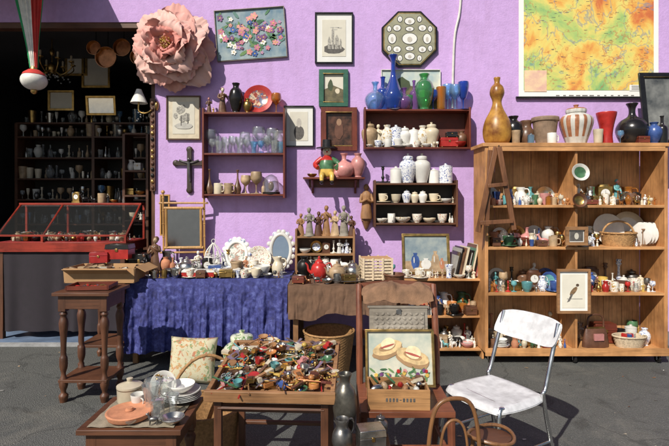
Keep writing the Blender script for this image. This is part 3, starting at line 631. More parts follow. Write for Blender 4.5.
vessel('bulb',X(344,-.1),-.09,bz+.001,.24,PNK,name='pink_vase',w=1.2); vessel('urn',X(358,-.1),-.08,bz+.001,.24,PNK,name='pink_vase',w=.9); bowl(X(312,-.1),-.09,bz+.001,.05,BRS); jug(X(337,-.1),-.13,bz+.001,.1,PNK)
b=B(); b.box((0,-.03,-.2),(.1,.06,.02),OAKx); b.tube([(0,-.01,-.3),(0,-.02,-.21)],[.015,.05],OAKz,8); b.T=Matrix.Translation((0,-.05,-.19))
b.lathe([(a,c) for a,c in cat([(0,0),(.06,0),(.05,.1),(.045,.2),(.05,.25),(.015,.29)],2)],OAKz,seg=12,sy=.7); b.ell((0,0,.32),(.028,.03,.036),OAKz)
for s in(-1,1): b.tube([(s*.045,0,.25),(s*.06,-.03,.17),(0,-.06,.2)],.015,OAKz,7,smooth=3)
b.done('carved_saint_statuette',(X(366,0),-.002,Z(200,0)),sharp=60)
# ------------------------------------------------------------------ big bookcase
yf=-.6; dep=.36; X0,X1=X(485,yf),X(668,yf); ZT=Z(143,yf); pys=[205,247,293,350]
b=B(); cx=(X0+X1)/2; W=X1-X0; yc=yf+dep/2; ZB=Z(353,yf)
b.box((cx,yc,ZT-.015),(W+.05,dep+.03,.032),PINEx)
BZ=[]
for py in pys: z=Z(py,yf); b.box((cx,yc-.002,z-.0125),(W-.03,dep-.01,.025),PINEx); BZ.append(z+.001)
for x in(X0+.015,X1-.015): b.box((x,yc,(ZB+ZT-.03)/2),(.03,dep,ZT-.031-ZB),PINEz)
xd=X(577,yf)
ztop=ZT-.031
prev=ztop
for z in BZ:
    b.box((xd,yc+.002,(prev+z-.001)/2),(.022,dep-.02,prev-z-.002),PINEz); prev=z-.027
for k in range(9):
    xa=X0+.03+(W-.06)*k/9; b.box((xa+(W-.06)/18,yf+dep+.006,(ZB+ZT)/2-.01),((W-.06)/9-.003,.012,ZT-ZB-.05),PINEb)
b.box((cx,yf-.009,ZB+.01),(W,.016,.07),PINEx); b.box((cx,yf-.006,ztop-.02),(W-.06,.01,.045),PINEx)
for x in(X0+.06,X1-.06,cx):
    for y in(yf+.05,yf+dep-.05):
        b.box((x,y,ZB-.03),(.05,.05,.012),STEEL); b.lathe([(0,-.012),(.04,-.012),(.045,-.006),(.045,.006),(.04,.012),(0,.012)],BLK,c=(x,y,.046),seg=18,rot=(0,pi/2,0))
        for s in(-1,1): b.box((x+s*.017,y,.065),(.004,.03,.07),STEEL)
b.done('wheeled_bookcase',bevel=.003)
bt=ZT+.002
vessel('gourd',X(497,-.45),-.45,bt,.63,M('gourd_orange',(.5,.15,.03),.35,var=.6,scale=9,c2=(.7,.36,.06)),name='gourd_vase',seg=28,w=.88)
vessel('urn',X(513,-.35),-.36,bt,.28,BLK,name='black_vase',w=.9); vessel('tumbler',X(516,-.5),-.5,bt,.12,TAN); jug(X(525,-.3),-.33,bt,.24,BRN)
vessel('pot',X(546,-.42),-.4,bt,.26,M('clay_planter',(.3,.2,.13),.7,var=.3),w=1.0); mug(X(551,-.5),-.52,bt,.1,WHT); vessel('can',X(531,-.5),-.5,bt,.1,GLL)
b=B()
p=cat([(a*.38*1.05,c*.38) for a,c in PR['ginger']],4); seg=48
vs=[];fs=[];ms=[]
for i,(r,z) in enumerate(p):
    for k in range(seg): a=2*pi*k/seg; rr=r*(1+.03*math.cos(12*a)); vs.append((rr*math.cos(a),rr*math.sin(a),z))
RC=M('jar_rust_band',(.42,.17,.08),.4,var=.3); n=len(p)
for i in range(n-1):
    for k in range(seg):
        fs.append((i*seg+k,i*seg+(k+1)%seg,(i+1)*seg+(k+1)%seg,(i+1)*seg+k)); ms.append(RC if ((k//2)%2==0 and .12<p[i][1]/.38<.7) or p[i][1]/.38>.86 else OLDW)
b.add(vs,fs,ms); b.done('ribbed_lidded_jar',(X(576,-.42),-.42,bt),sharp=60)
vessel('tumbler',X(597,-.48),-.5,bt,.13,CRM); vessel('beaker',X(607,-.45),-.44,bt,.29,RED,name='ruby_glass_vase',w=.9); vessel('bulb',X(632,-.42),-.42,bt,.39,BLK,name='dark_round_vase',w=.95)
vessel('goblet',X(619,-.5),-.52,bt,.12,GLL); tbox(X(640,-.5),-.53,bt,.1,.08,.06,MAHx); 
picture('black_framed_picture',X(664,-.35),bt+.36,.42,.72,-.33,BLK,.05,M('dark_print',(.08,.09,.1),.3,var=.5,scale=5,c2=(.3,.3,.28)),lean=rad(8))
vessel('urn',X(654,-.5),-.5,bt,.2,BLU); vessel('bottle',X(662,-.5),-.5,bt,.26,BLK)
hl=(X0+.07,xd-.03); hr=(xd+.05,X1-.05)
SM=['cup','mug','bowl','fig','fig','animal','box','stick','goblet','urn','bottle','tumbler','can','jug','teapot','slim']
for i,(z,hm) in enumerate(((BZ[0],.26),(BZ[1],.26),(BZ[2],.27),(BZ[3],.3))):
    for (a,c) in (hl,hr):
        if (i==1 or i==3) and a==hr[0]: continue
        row(a,c,-.29,z,hm,jit=.012,kinds=['plate','jug','urn','fig','ginger','bottle','clock','stick','plate','bulb','slim']); row(a+.03,c,-.38,z,hm*.72,jit=.01,gap=.012)
        row(a,c,-.465,z,hm*.5,jit=.01,kinds=SM,gap=.01); row(a+.02,c,-.54,z,hm*.36,jit=.01,kinds=SM,gap=.014)
yF,yB=-.51,-.33
basket(X(622,yF),-.45,BZ[1],.13,.12,WICK,handle=True,hh=1.1); plate(X(618,yF),-.34,BZ[1],.15,WHT); plate(X(640,yF),-.32,BZ[1],.16,WHT,rim=CRM)
b=B()
for k in range(7): b.tube([(k*.028-.09,0,.0),(k*.028-.09,0,.16)],.004,OAKz,6); b.tube([(k*.028-.09,.09,.0),(k*.028-.09,.09,.12)],.004,OAKz,6)
b.box((0,0,.01),(.2,.014,.014),OAKx); b.box((0,.09,.01),(.2,.014,.014),OAKx); b.box((0,0,.155),(.2,.012,.012),OAKx)
for k in range(4): b.lathe([(0,0),(.08,.006),(.11,.016),(.08,.01),(0,.004)],WHT,c=(k*.045-.07,.045,.11),rot=(0,pi/2,0),seg=22)
b.done('plate_rack',(X(650,yF),-.5,BZ[1]),(0,0,.4))
row(hr[0],hr[0]+.2,-.53,BZ[1],.13,jit=.01); row(hr[0],hr[0]+.25,-.44,BZ[1],.18,jit=.01); row(hr[0],hr[0]+.3,-.31,BZ[1],.26,jit=.01); row(X(630,-.53),X(641,-.53),-.555,BZ[1],.09,jit=.005,kinds=SM)
plates_stack(X(500,yF),-.545,BZ[3],.05,9,WHT); basket(X(630,yF),-.5,BZ[3],.12,.1,WICKW,sy=.6,flare=1.25)
b=B(); b.grid(lambda u,v:(.13*math.cos(u*2*pi)*(1-.25*v*v),.055*math.sin(u*2*pi)*(1-.7*v**2),.17*v),28,8,LEA); b.box((0,0,.172),(.17,.02,.02),BRS); b.tube([(-.08,0,.17),(-.07,0,.27),(0,0,.3),(.07,0,.27),(.08,0,.17)],.008,LEA,smooth=5); b.box((0,-.05,.1),(.09,.02,.06),PNK); b.box((0,0,.002),(.2,.08,.006),LEA)
b.done('leather_handbag',(X(596,yF),-.5,BZ[3]),(0,0,.1),sharp=60)
tbox(X(612,yF),-.36,BZ[3],.2,.12,.18,MAHx,name='wooden_box'); row(X(645,yF),X1-.05,-.45,BZ[3],.2,jit=.01); row(X(628,yF),X1-.05,-.36,BZ[3],.26,jit=.01); row(hr[0],X1-.06,-.28,BZ[3],.33,jit=.01)
for k in range(8): tbox(X(626+k%4*3,yF),-.5+R.uniform(-.02,.02),BZ[3]+.05+.03*(k//4),.05,.03,.03,R.choice([WHT,RED,TAN,BLU]),ry=R.uniform(0,3))
yh=yf-.03
plate(X(578,yf),yh,Z(172,yf)-.085,.08,GRN,name='green_wall_plaque',rim=OLDW); plate(X(577,yf),yh,Z(201,yf)-.06,.065,BRS,name='brass_wall_plate',rim=DKx)
picture('small_framed_photograph',X(576,yh),Z(236,yh),.2,.17,yh+.0,OAKx,.03,INK,matm=PAPERW,mw=.01,draw=lambda b,w,h,y:b.flat(0,0,.02,.03,y,PAPER))
def bird(b,w,h,y):
    b.flat(0,.0,.05,.02,y,M('bird_brown',(.2,.12,.06),.8,scale=60,var=.5),12,rot=.9); b.flat(.035,.055,.015,.013,y-.001,M('bird_head',(.08,.05,.03),.8),10); b.poly([(-.02,y-.001,-.02),(-.06,y-.001,-.1),(-.035,y-.001,-.09),(-.005,y-.001,-.03)],INK); b.box((.01,y,-.07),(.14,.001,.004),INK)
picture('framed_bird_print',X(573,-.63),Z(291,-.63),.30,.40,-.63,OAKx,.022,PAPER,matm=PAPERW,mw=.025,draw=bird)
b=B(); y=-.70
P=lambda px,py,yy=y:(X(px,yy),yy,Z(py,yy))
EW=WOOD('easel_wood',C(124,82,54),'z')
def slat(a,c,wd,yy):
    p,q=Vector(P(*a,yy)),Vector(P(*c,yy)); d=q-p; ang=math.atan2(d.x,d.z); b.box((p+q)/2,(wd,.022,d.length),EW,rot=(0,ang,0))
slat((496,147),(478,232),.044,y); slat((499,147),(514,230),.044,y-.024); slat((490,150),(487,226),.036,y+.03)
slat((488,186),(507,184),.034,y-.046); slat((480,223),(513,221),.036,y-.046)
b.tube([P(498,150),(X(499,-.6),-.6,Z(146,-.6)+.012)],.006,BLKM,6); b.done('folding_wooden_easel',bevel=.003)
# ------------------------------------------------------------------ low shelf between
yl=-.45; lx0,lx1=X(400,yl),X(484,yl); b=B(); cl=(lx0+lx1)/2; wl=lx1-lx0; LZs=[]
for py in(279,316,349): z=Z(py,yl); b.box((cl,yl+.17,z-.01),(wl-.02,.33,.02),PINEx); LZs.append(z+.001)
for x in(lx0+.01,lx1-.01): b.box((x,yl+.17,LZs[0]/2-.0),(.02,.34,LZs[0]-.004),PINEz)
b.box((cl,yl+.345,.4),(wl,.01,.7),OAKz); b.done('low_bookshelf',bevel=.002)
for zi in(1,2):
    row(lx0+.04,lx1-.03,yl+.27,LZs[zi],.24,jit=.01,kinds=['plate','urn','jug','ginger','bottle','fig','can']); row(lx0+.06,lx1-.03,yl+.19,LZs[zi],.19,jit=.01,gap=.01); row(lx0+.04,lx1-.03,yl+.12,LZs[zi],.15,jit=.01,kinds=SM); row(lx0+.05,lx1-.03,yl+.05,LZs[zi],.1,jit=.005,kinds=SM)
row(lx0+.42,lx1-.05,yl+.05,LZs[0],.12,mats=WM+[TAN]); row(lx0+.03,lx0+.4,yl+.07,LZs[0],.09,mats=WM+MET)
def still(b,w,h,y):
    b.poly([(-w/2,y,-h/2),(w/2,y,-h/2),(w/2,y,-.2*h),(-w/2,y,-.2*h)],TAN)
    for x,r,hh,m in((-.25,.1,.45,BLU),(.0,.12,.3,WHT),(.22,.09,.5,TAN),(.37,.06,.3,TER)):
        pts=[(.5,0),(.9,.25),(1,.5),(.75,.75),(.35,.85),(.5,1)]; P2=[(x*w+a*r*w,y-.001,-.42*h+c*hh*h) for a,c in pts]+[(x*w-a*r*w,y-.001,-.42*h+c*hh*h) for a,c in reversed(pts)]; b.poly(P2,m); b.flat(x*w-.3*r*w,-.42*h+hh*h*.55,.15*r*w,hh*h*.2,y-.002,OLDW,8)
picture('still_life_painting',X(430,yl),LZs[0]+.21,.47,.4,yl+.22,BRS,.025,M('still_life_blue',(.22,.34,.44),.7,scale=6,c2=(.42,.46,.42),var=.4),lean=rad(10),draw=still)
b=B(); x=0
for k in range(16):
    t=R.uniform(.006,.018); h=R.uniform(.22,.32); b.box((x,R.uniform(-.02,.01),h/2+.01),(t,.22,h),R.choice([M('sleeve_grey',(.3,.29,.27),.7),BRN,CRM,M('sleeve_green',(.1,.2,.14),.6),BLK,OLDW,TAN,TAN,M('sleeve_red',(.3,.07,.06),.6)]),rot=(0,.22+R.uniform(-.02,.02),0)); x+=t+.003
b.done('row_of_records',(X(458,yl),yl+.17,LZs[0]-.003),(0,0,.1))
# ------------------------------------------------------------------ tables
def table(name,x0,x1,y0,y1,z,mx,mz,leg=.045,turned=False,apron=.08,shelf=None):
    b=B(); b.box(((x0+x1)/2,(y0+y1)/2,z-.0125),(x1-x0,y1-y0,.025),mx); i=.03+leg/2
    b.box(((x0+x1)/2,y0+.04,z-.026-apron/2),(x1-x0-.12,.018,apron),mx); b.box(((x0+x1)/2,y1-.04,z-.026-apron/2),(x1-x0-.12,.018,apron),mx)
    for x in(x0+.04,x1-.04): b.box((x,(y0+y1)/2,z-.026-apron/2),(.018,y1-y0-.12,apron),mx)
    for x in(x0+i,x1-i):
        for y in(y0+i,y1-i):
            if turned:
                H=z-.026; b.box((x,y,H-.06),(leg,leg,.118),mz); pr=[(.45,.0),(.5,.02),(.6,.06),(.3,.09),(.55,.15),(.5,.2),(.32,.24),(.3,.27),(.5,.32),(.5,.4),(.34,.44),(.42,.6),(.6,.72),(.35,.78),(.5,.8),(.3,.83)]
                b.lathe([(r*leg,q*(H-.118)/.83) for r,q in cat(pr,3)],mz,c=(x,y,0),seg=16)
            else: b.box((x,y,(z-.026)/2),(leg,leg,z-.027),mz)
    if shelf: b.box(((x0+x1)/2,(y0+y1)/2,shelf),(x1-x0-.06,y1-y0-.06,.022),mx)
    return b.done(name,bevel=.003)
def drape(name,x0,x1,y0,y1,z,zf,m,zl=None,zr=None,fold=.02,seed=0,nf=9,wr=.006):
    rr=random.Random(seed); ph=[rr.uniform(0,6) for _ in range(8)]; b=B()
    from mathutils import noise as mn
    def w(t,k): return math.sin(t*nf+ph[k])*.6+math.sin(t*nf*2.3+ph[k+1])*.3+math.sin(t*nf*5.1+ph[k+2])*.12
    hem=lambda u: zf+.03*math.sin(u*7+ph[3])+.014*math.sin(u*19+ph[4])
    b.grid(lambda u,v:(x0+(x1-x0)*u,y1+(y0-y1)*v,z+.004+.0025*math.sin(u*30+v*7)),60,8,m)
    def fr(u,v):
        q=v; zz=(z+.004)*(1-q)+hem(u)*q; cr=mn.fractal(Vector((u*(x1-x0)*11,zz*5,seed)),1.0,2.0,3)
        return (x0+(x1-x0)*u+.012*q*w(u*6,2),y0-.004-q*fold*1.3*(1+w(u*6,0))-abs(cr)*wr*3*min(1,q*5),zz)
    b.grid(fr,220,70,m)
    for xx,s,zz in((x0,-1,zl),(x1,1,zr)):
        if zz is None: continue
        b.grid(lambda u,v:(xx+s*(.004+v*fold*(1+w(u*2.5,4))),y1+(y0-y1)*u,(z+.004)*(1-v)+zz*v),40,18,m)
    return b.done(name,sharp=180,solid=0)
tz=.78
table('trestle_table',X(128,-.6),X(288,-.6),-.6,-.06,tz,OAKx,OAKz)
def velvet():
    m,nt,p,o=base('crushed_blue_velvet'); co=coords(nt)
    n=noise(nt,co,18,5,.75,.5)
    col=ramp(nt,n,[(.36,C(40,42,92)),(.52,C(58,62,126)),(.72,C(98,106,168))]); nt.links.new(col,p.inputs['Base Color'])
    p.inputs['Roughness'].default_value=.75; bumpn(nt,p,n,.6,.008); return m
drape('blue_velvet_tablecloth',X(127,-.6),X(290,-.6),-.61,-.05,tz,.15,velvet(),zl=.2,zr=.2,seed=3,wr=.009,fold=.028)
BRC=M('brown_cloth',C(104,78,60),.95,var=.25,scale=10,bump=.6,bscale=200)
bx0,bx1=X(289,-.88),X(396,-.88)
table('folding_table',bx0,bx1,-.86,-.06,tz-.01,OAKx,OAKz); drape('brown_tablecloth',bx0-.01,bx1+.01,-.87,-.05,tz-.01,.50,BRC,zl=.52,zr=.5,seed=8,fold=.006,nf=5,wr=.004)
table('side_table',X(72,-.75),X(124,-.75),-.75,-.3,.76,DKx,DKz,turned=True,shelf=.2)
table('turned_leg_table',-2.07,-1.65,-1.47,-1.1,.82,DKx,DKz,leg=.055,turned=True,shelf=.16,apron=.1)
b=B(); b.box((0,0,.006),(.3,.2,.008),MAHx)
for s in(-1,1): b.box((0,s*.1,.02),(.3,.01,.03),MAHx); b.box((s*.15,0,.02),(.01,.21,.03),MAHx)
for k in range(12): b.ell((R.uniform(-.12,.12),R.uniform(-.07,.07),.02),(.02,.012,.01),R.choice([BRS,SIL,RED]),8,5,rot=(0,0,R.uniform(0,3)))
b.done('wooden_tray',(-1.86,-1.29,.822),(0,0,.1))
b=B(); w,d,h=.62,.34,.13
for s in(-1,1): b.box((0,s*d/2,h/2),(w,.006,h),CARD,rot=(-s*.08,0,0)); b.box((s*w/2,0,h/2),(.006,d,h),CARD,rot=(0,s*.08,0))
b.box((0,0,.004),(w,d,.006),CARD); b.box((0,-d/2-.05,h-.02),(w*.9,.005,.1),CARD,rot=(1.1,0,0)); b.box((w/2+.05,0,h-.01),(.1,d*.9,.005),CARD,rot=(0,.5,0))
for k in range(22): b.box((R.uniform(-.24,.24),R.uniform(-.12,.12),.08+.05*R.random()),(R.uniform(.05,.14),R.uniform(.04,.1),.02),R.choice([PAPER,TAN,BLK,CARD,OLDW,BRN]),rot=(R.uniform(-.3,.3),R.uniform(-.4,.4),R.uniform(0,3)))
b.done('cardboard_box',(X(106,-.6),-.56,.765))
# ------------------------------------------------------------------ things on the blue table
T=tz+.008
tbox(X(122,-.3),-.34,.93,.22,.16,.14,RED,BLK,name='red_lacquer_chest'); tbox(X(105,-.3),-.4,.9,.16,.12,.1,M('dark_red_case',(.3,.02,.02),.3),name='jewellery_case',ry=.2)
tbox(X(140,-.3),-.25,T,.2,.16,.18,BLK,name='black_lacquer_chest')
figurine(X(155,-.3),-.3,T,.36,BRN,TAN,name='wooden_bust'); figurine(X(147,-.3),-.36,T+.0,.2,BLK,BRN)
b=B(); hw,hh=.17,.2
for s in(-1,1):
    b.tube([(s*.2,0,-.42),(s*.2,0,.34)],.011,BAM,8); b.tube([(s*(hw),-.012,-hh),(s*hw,-.012,hh)],.014,BAM,8); b.tube([(-.24,0,s*.25),(.24,0,s*.25)],.010,BAM,8); b.tube([(-hw-.02,-.012,s*hh),(hw+.02,-.012,s*hh)],.014,BAM,8)
    b.tube([(s*.2,-.1,-.42),(s*.2,.1,-.42)],.012,BAM,8); b.ell((s*.2,0,.36),.02,BAM,8,6)
    for k in range(6): b.ell((s*.2,0,-.35+k*.13),(.015,.015,.008),BAM,8,5)
b.box((0,-.008,0),(hw*2,.006,hh*2),MIR); b.box((0,0,0),(hw*2,.008,hh*2),DKx); b.done('bamboo_standing_mirror',(X(184,-.13),-.13,T+.432),(.06,0,.12))
picture('framed_engraving',X(165,-.07),Z(215,-.07),.1,.42,-.06,BAM,.015,BLK)
b=B(); b.lathe([(0,0),(.09,0),(.09,.015),(0,.015)],OLDW,seg=16)
for k in range(10):
    a=k*pi/5; c,s=math.cos(a),math.sin(a); b.tube([(.08*c,.08*s,.01),(.085*c,.085*s,.16),(.06*c,.06*s,.23),(.01*c,.01*s,.29)],.004,OLDW,5,smooth=3)
for z,r in((.09,.085),(.16,.087)): b.tube([(r*math.cos(k*pi/8),r*math.sin(k*pi/8),z) for k in range(16)],.004,OLDW,5,close=True)
b.tube([(.02*math.cos(k*pi/6),0,.31+.02*math.sin(k*pi/6)) for k in range(12)],.003,OLDW,5,close=True); b.ell((0,0,.05),(.025,.025,.05),CRM); b.done('wire_birdcage_lantern',(X(213,-.3),-.28,T),(0,0,0))
def ovalframe(x,y,z,rx,rz,name):
    b=B(); pts=[(rx*math.cos(k*pi/18),0,rz*math.sin(k*pi/18)) for k in range(36)]
    b.tube(pts,.02,WHT,8,close=True)
    for k in range(18): a=k*pi/9; b.ell(((rx+.025)*math.cos(a),0,(rz+.025)*math.sin(a)),(.026,.012,.026),BW if k%3==0 else WHT,8,6)
    b.flat(0,0,rx,rz,-.004,MIR if 'mirror' in name else PAINT('painted_lady',(.72,.7,.64),[(.3,.35,.3),(.45,.28,.22)],20,.48),30); b.flat(0,0,rx,rz,.003,OLDW,30); b.tube([(0,.01,rz*.5),(0,.14,-rz-.03)],.008,OLDW)
    b.done(name,(x,y,z+rz+.05),(-.15,0,0),sharp=60)
ovalframe(X(237,-.2),-.22,T,.10,.125,'porcelain_oval_frame'); ovalframe(X(281,-.15),-.16,T+.0,.1,.16,'porcelain_oval_mirror')
tbox(X(200,-.5),-.52,T,.3,.11,.06,RED,WHT,name='red_white_tin'); teapot(X(187,-.35),-.36,T,.17,SIL,name='silver_teapot')
bowl(X(190,-.45),-.45,T,.09,WHT,h=.05); bowl(X(173,-.45),-.45,T,.09,PEW,h=.06,name='pewter_dish'); jug(X(165,-.25),-.2,T,.2,PEW)
bowl(X(253,-.4),-.36,T,.1,WHT); plates_stack(X(228,-.45),-.46,T,.12,6,WHT); plate(X(258,-.25),-.22,T,.13,FLO); bowl(X(262,-.45),-.45,T,.08,WHT,h=.09); jug(X(278,-.4),-.42,T,.17,CRM,name='cream_jug'); bowl(X(246,-.5),-.53,T,.07,CRM,h=.05)
plates_stack(X(206,-.4),-.4,T,.09,3,SIL); vessel('stick',X(226,-.3),-.22,T,.22,BRS); tbox(X(217,-.3),-.36,T,.12,.09,.08,BLU)
MUT=[WHT,WHT,CRM,CRM,SIL,PEW,BRS,TAN,BRN,GLD,FLO,BW,GL,TER]
row(X(150,-.5),X(287,-.5),-.57,T,.09,jit=.01,kinds=['cup','bowl','box','mug','animal','beaker','can','stick','fig'],mats=MUT); row(X(195,-.2),X(285,-.2),-.13,T,.24,mats=MUT,kinds=['plate','jug','urn','fig','ginger','bottle','plate'])
row(X(150,-.35),X(287,-.35),-.3,T,.18,jit=.04,mats=MUT)
ym=-.32; mx0_,mx1_=X(296,ym),X(354,ym); T2=tz-.002
b=B(); Mz=[]
for z in(T2+.03,T2+.19,T2+.36): b.box(((mx0_+mx1_)/2,ym+.1,z),(mx1_-mx0_,.18,.018),OAKx); Mz.append(z+.0095)
for x in(mx0_,mx1_): b.box((x,ym+.1,T2+.22),(.02,.182,.44),OAKz)
b.box(((mx0_+mx1_)/2,ym+.195,T2+.2),(mx1_-mx0_,.01,.36),DKz); b.done('small_plate_rack_shelf',bevel=.002)
row(mx0_+.04,mx1_-.01,ym+.08,Mz[0],.13,mats=WM+[TAN],jit=.01,gap=0); row(mx0_+.04,mx1_-.01,ym+.08,Mz[1],.14,mats=WM+[TAN],jit=.01,gap=0)
for k,(px,h,m) in enumerate(((300,.22,OAKz),(309,.28,GREYW),(318,.24,DKz),(326,.3,OAKz),(335,.25,TAN),(344,.3,GREYW),(352,.2,DKz))): figurine(X(px,ym),ym+R.uniform(.05,.11),Mz[2],h,m,name='carved_saint_statuette',ry=R.uniform(-.5,.5))
teapot(X(319,-.7),-.66,T2,.22,RED,name='red_enamel_coffee_pot',tall=1.4); teapot(X(337,-.7),-.64,T2,.17,TAN); vessel('urn',X(304,-.6),-.55,T2,.2,BLKM); bowl(X(298,-.7),-.72,T2,.07,PEW); teapot(X(353,-.6),-.55,T2,.17,SIL,name='silver_teapot')
plate(X(346,-.75),-.75,T2,.17,PEW,stand=False,name='pewter_tray',oval=.6); row(X(295,-.75),X(362,-.75),-.80,T2,.09,kinds=['cup','box','bowl','animal','mug'],mats=MET+[CRM,TAN]); row(X(300,-.5),X(362,-.5),-.45,T2,.2,mats=MET+[BRN,CRM,WHT],kinds=['urn','jug','stick','goblet','teapot','bottle'])
b=B()
for z in[k*.028 for k in range(7)]:
    for s in(-1,1): b.box((0,s*.11,z+.015),(.27,.008,.018),WICKW); b.box((s*.135,0,z+.015),(.008,.22,.018),WICKW)
for x in(-.13,-.045,.045,.13):
    for s in(-1,1): b.box((x,s*.117,.1),(.016,.006,.2),WICKW)
b.box((0,0,.01),(.26,.21,.008),WICKW); b.box((0,0,.19),(.25,.2,.01),CARD)
b.done('bamboo_crate',(X(376,-.6),-.55,T2),(0,0,.1))
basket(X(401,-.7)-.06,-.7,T2,.08,.06,LEA,name='round_basket'); row(X(385,-.3),X(397,-.3),-.25,T2,.25)
basket(X(329,-.8),-.78,0,.17,.36,WICK,flare=1.3,name='wicker_laundry_basket')
vessel('ginger',X(243,-.95),-1.0,0,.42,PAINT('big_vase',(.6,.62,.45),[(.7,.68,.6),(.15,.25,.1)],14,.48),name='large_floral_vase'); vessel('urn',X(272,-.9),-.95,0,.33,CRM,name='large_cream_vase')
b=B(); CU=PAINT('floral_cushion',(.55,.5,.34),[(.45,.18,.1),(.2,.28,.13),(.5,.28,.12)],16,.52,rough=.9)
def cush(sg):
    def f(u,v):
        a=u*2-1;c=v*2-1; t=(1-a**4)*(1-c**4); return (.19*a*(1-.06*(1-c*c)),sg*.065*t**.6+.004*math.sin(a*9+c*7),.185*c*(1-.06*(1-a*a)))
    return f
b.grid(cush(1),16,16,CU); b.grid(cush(-1),16,16,CU); b.done('floral_cushion',(X(191,-1.1),-1.05,.19),(-.25,.05,.1),sharp=180)
basket(-.77,-2.10,0,.19,.27,WICK,handle=True,name='wicker_picking_basket',hh=1.3,ry=.35)
# front-left small table
tz3=.45; x0,x1,y0,y1=-1.18,-.70,-2.80,-2.42
table('low_side_table',x0,x1,y0,y1,tz3,DKx,DKz,turned=True,leg=.05)
q=B(); q.grid(lambda u,v:((x0+x1)/2-.2+.4*u,(y0+y1)/2-.17+.34*v,tz3+.005+.002*math.sin(u*30+v*20)),20,16,M('worn_runner',C(140,130,112),.9,var=.3,bump=.5)); q.done('table_runner',sharp=180)
t3=tz3+.008
b=B()
b.lathe([(a,c) for a,c in cat([(0,0),(.085,0),(.10,.012),(.108,.03),(.10,.034),(.085,.03),(.03,.03),(0,.031)],2)],TER,seg=36); b.lathe([(0,.031),(.02,.033),(.016,.045),(0,.048)],TER,seg=14); b.done('terracotta_dish',(X(126,-2.72),-2.68,t3),sharp=50)
b=B(); b.lathe([(0,0),(.055,0),(.06,.01),(.062,.07),(.064,.075),(.064,.085),(.02,.1),(.012,.105),(.016,.12),(0,.125)],[TAN,CRM,CRM,BRN,CRM,CRM,CRM,CRM,CRM],seg=26); b.done('stoneware_crock',(-1.06,-2.5,t3),sharp=45)
for k,(x,y,h,m) in enumerate(((-.905,-2.62,.13,GL),(-.85,-2.68,.10,GL),(-.93,-2.53,.12,GL),(-.87,-2.52,.14,GL),(-.79,-2.64,.09,GL))): vessel('can' if k%2 else 'beaker',x,y,t3,h,m,name='glass_jar')
plates_stack(-.80,-2.48,t3,.10,5,WHT); bowl(-.80,-2.48,t3+.045,.07,WHT,h=.04); plate(-.76,-2.73,t3,.055,SIL,stand=False,name='metal_dish'); bowl(-.95,-2.75,t3,.035,GL,name='glass_ashtray'); animal_fig(-.84,-2.76,t3,.06,PEW)
plate(-.90,-2.44,t3+.0,.07,FLO,rim=WHT); cup(-.99,-2.57,t3,.06,WHT); vessel('stick',-.93,-2.46,t3,.12,BRS)
# ------------------------------------------------------------------ trinket tray table
tray=B(); w,d=.60,.56; tray.box((0,0,0),(w,d,.014),OAKx)
for s in(-1,1): tray.box((0,s*(d/2),.015),(w+.03,.022,.055),OAKx); tray.box((s*(w/2),0,.015),(.022,d-.024,.053),OAKx)
TM=Matrix.Translation((-.295,-2.42,.585))@Euler((rad(8),0,rad(-3))).to_matrix().to_4x4()
o=tray.done('display_tray',bevel=.003); o.matrix_world=TM
b=B()
for sx in(-1,1):
    for sy in(-1,1):
        p=TM@Vector((sx*(w/2-.04),sy*(d/2-.04),-.012)); b.box((p.x,p.y,p.z/2),(.036,.036,p.z),DKz)
for sy in(-1,1):
    p1=TM@Vector((-(w/2-.04),sy*(d/2-.04),-.012)); p2=TM@Vector(((w/2-.04),sy*(d/2-.04),-.012)); b.tube([p1-Vector((0,0,.05)),p2-Vector((0,0,.05))],.022,DKx,4); b.tube([(p1.x,p1.y,.2),(p2.x,p2.y,.2)],.015,DKx,6)
b.done('tray_stand',bevel=.002)
b=B(); cols=[SIL,SIL,SIL,BRS,BRS,RED,BLU,YEL,GRN,ORG,PNK,WHT,COP,TEAL,BLK,OAKx,OAKx,CRM,DKx,TAN,OLDW,BRN,ORG,YEL,RED]
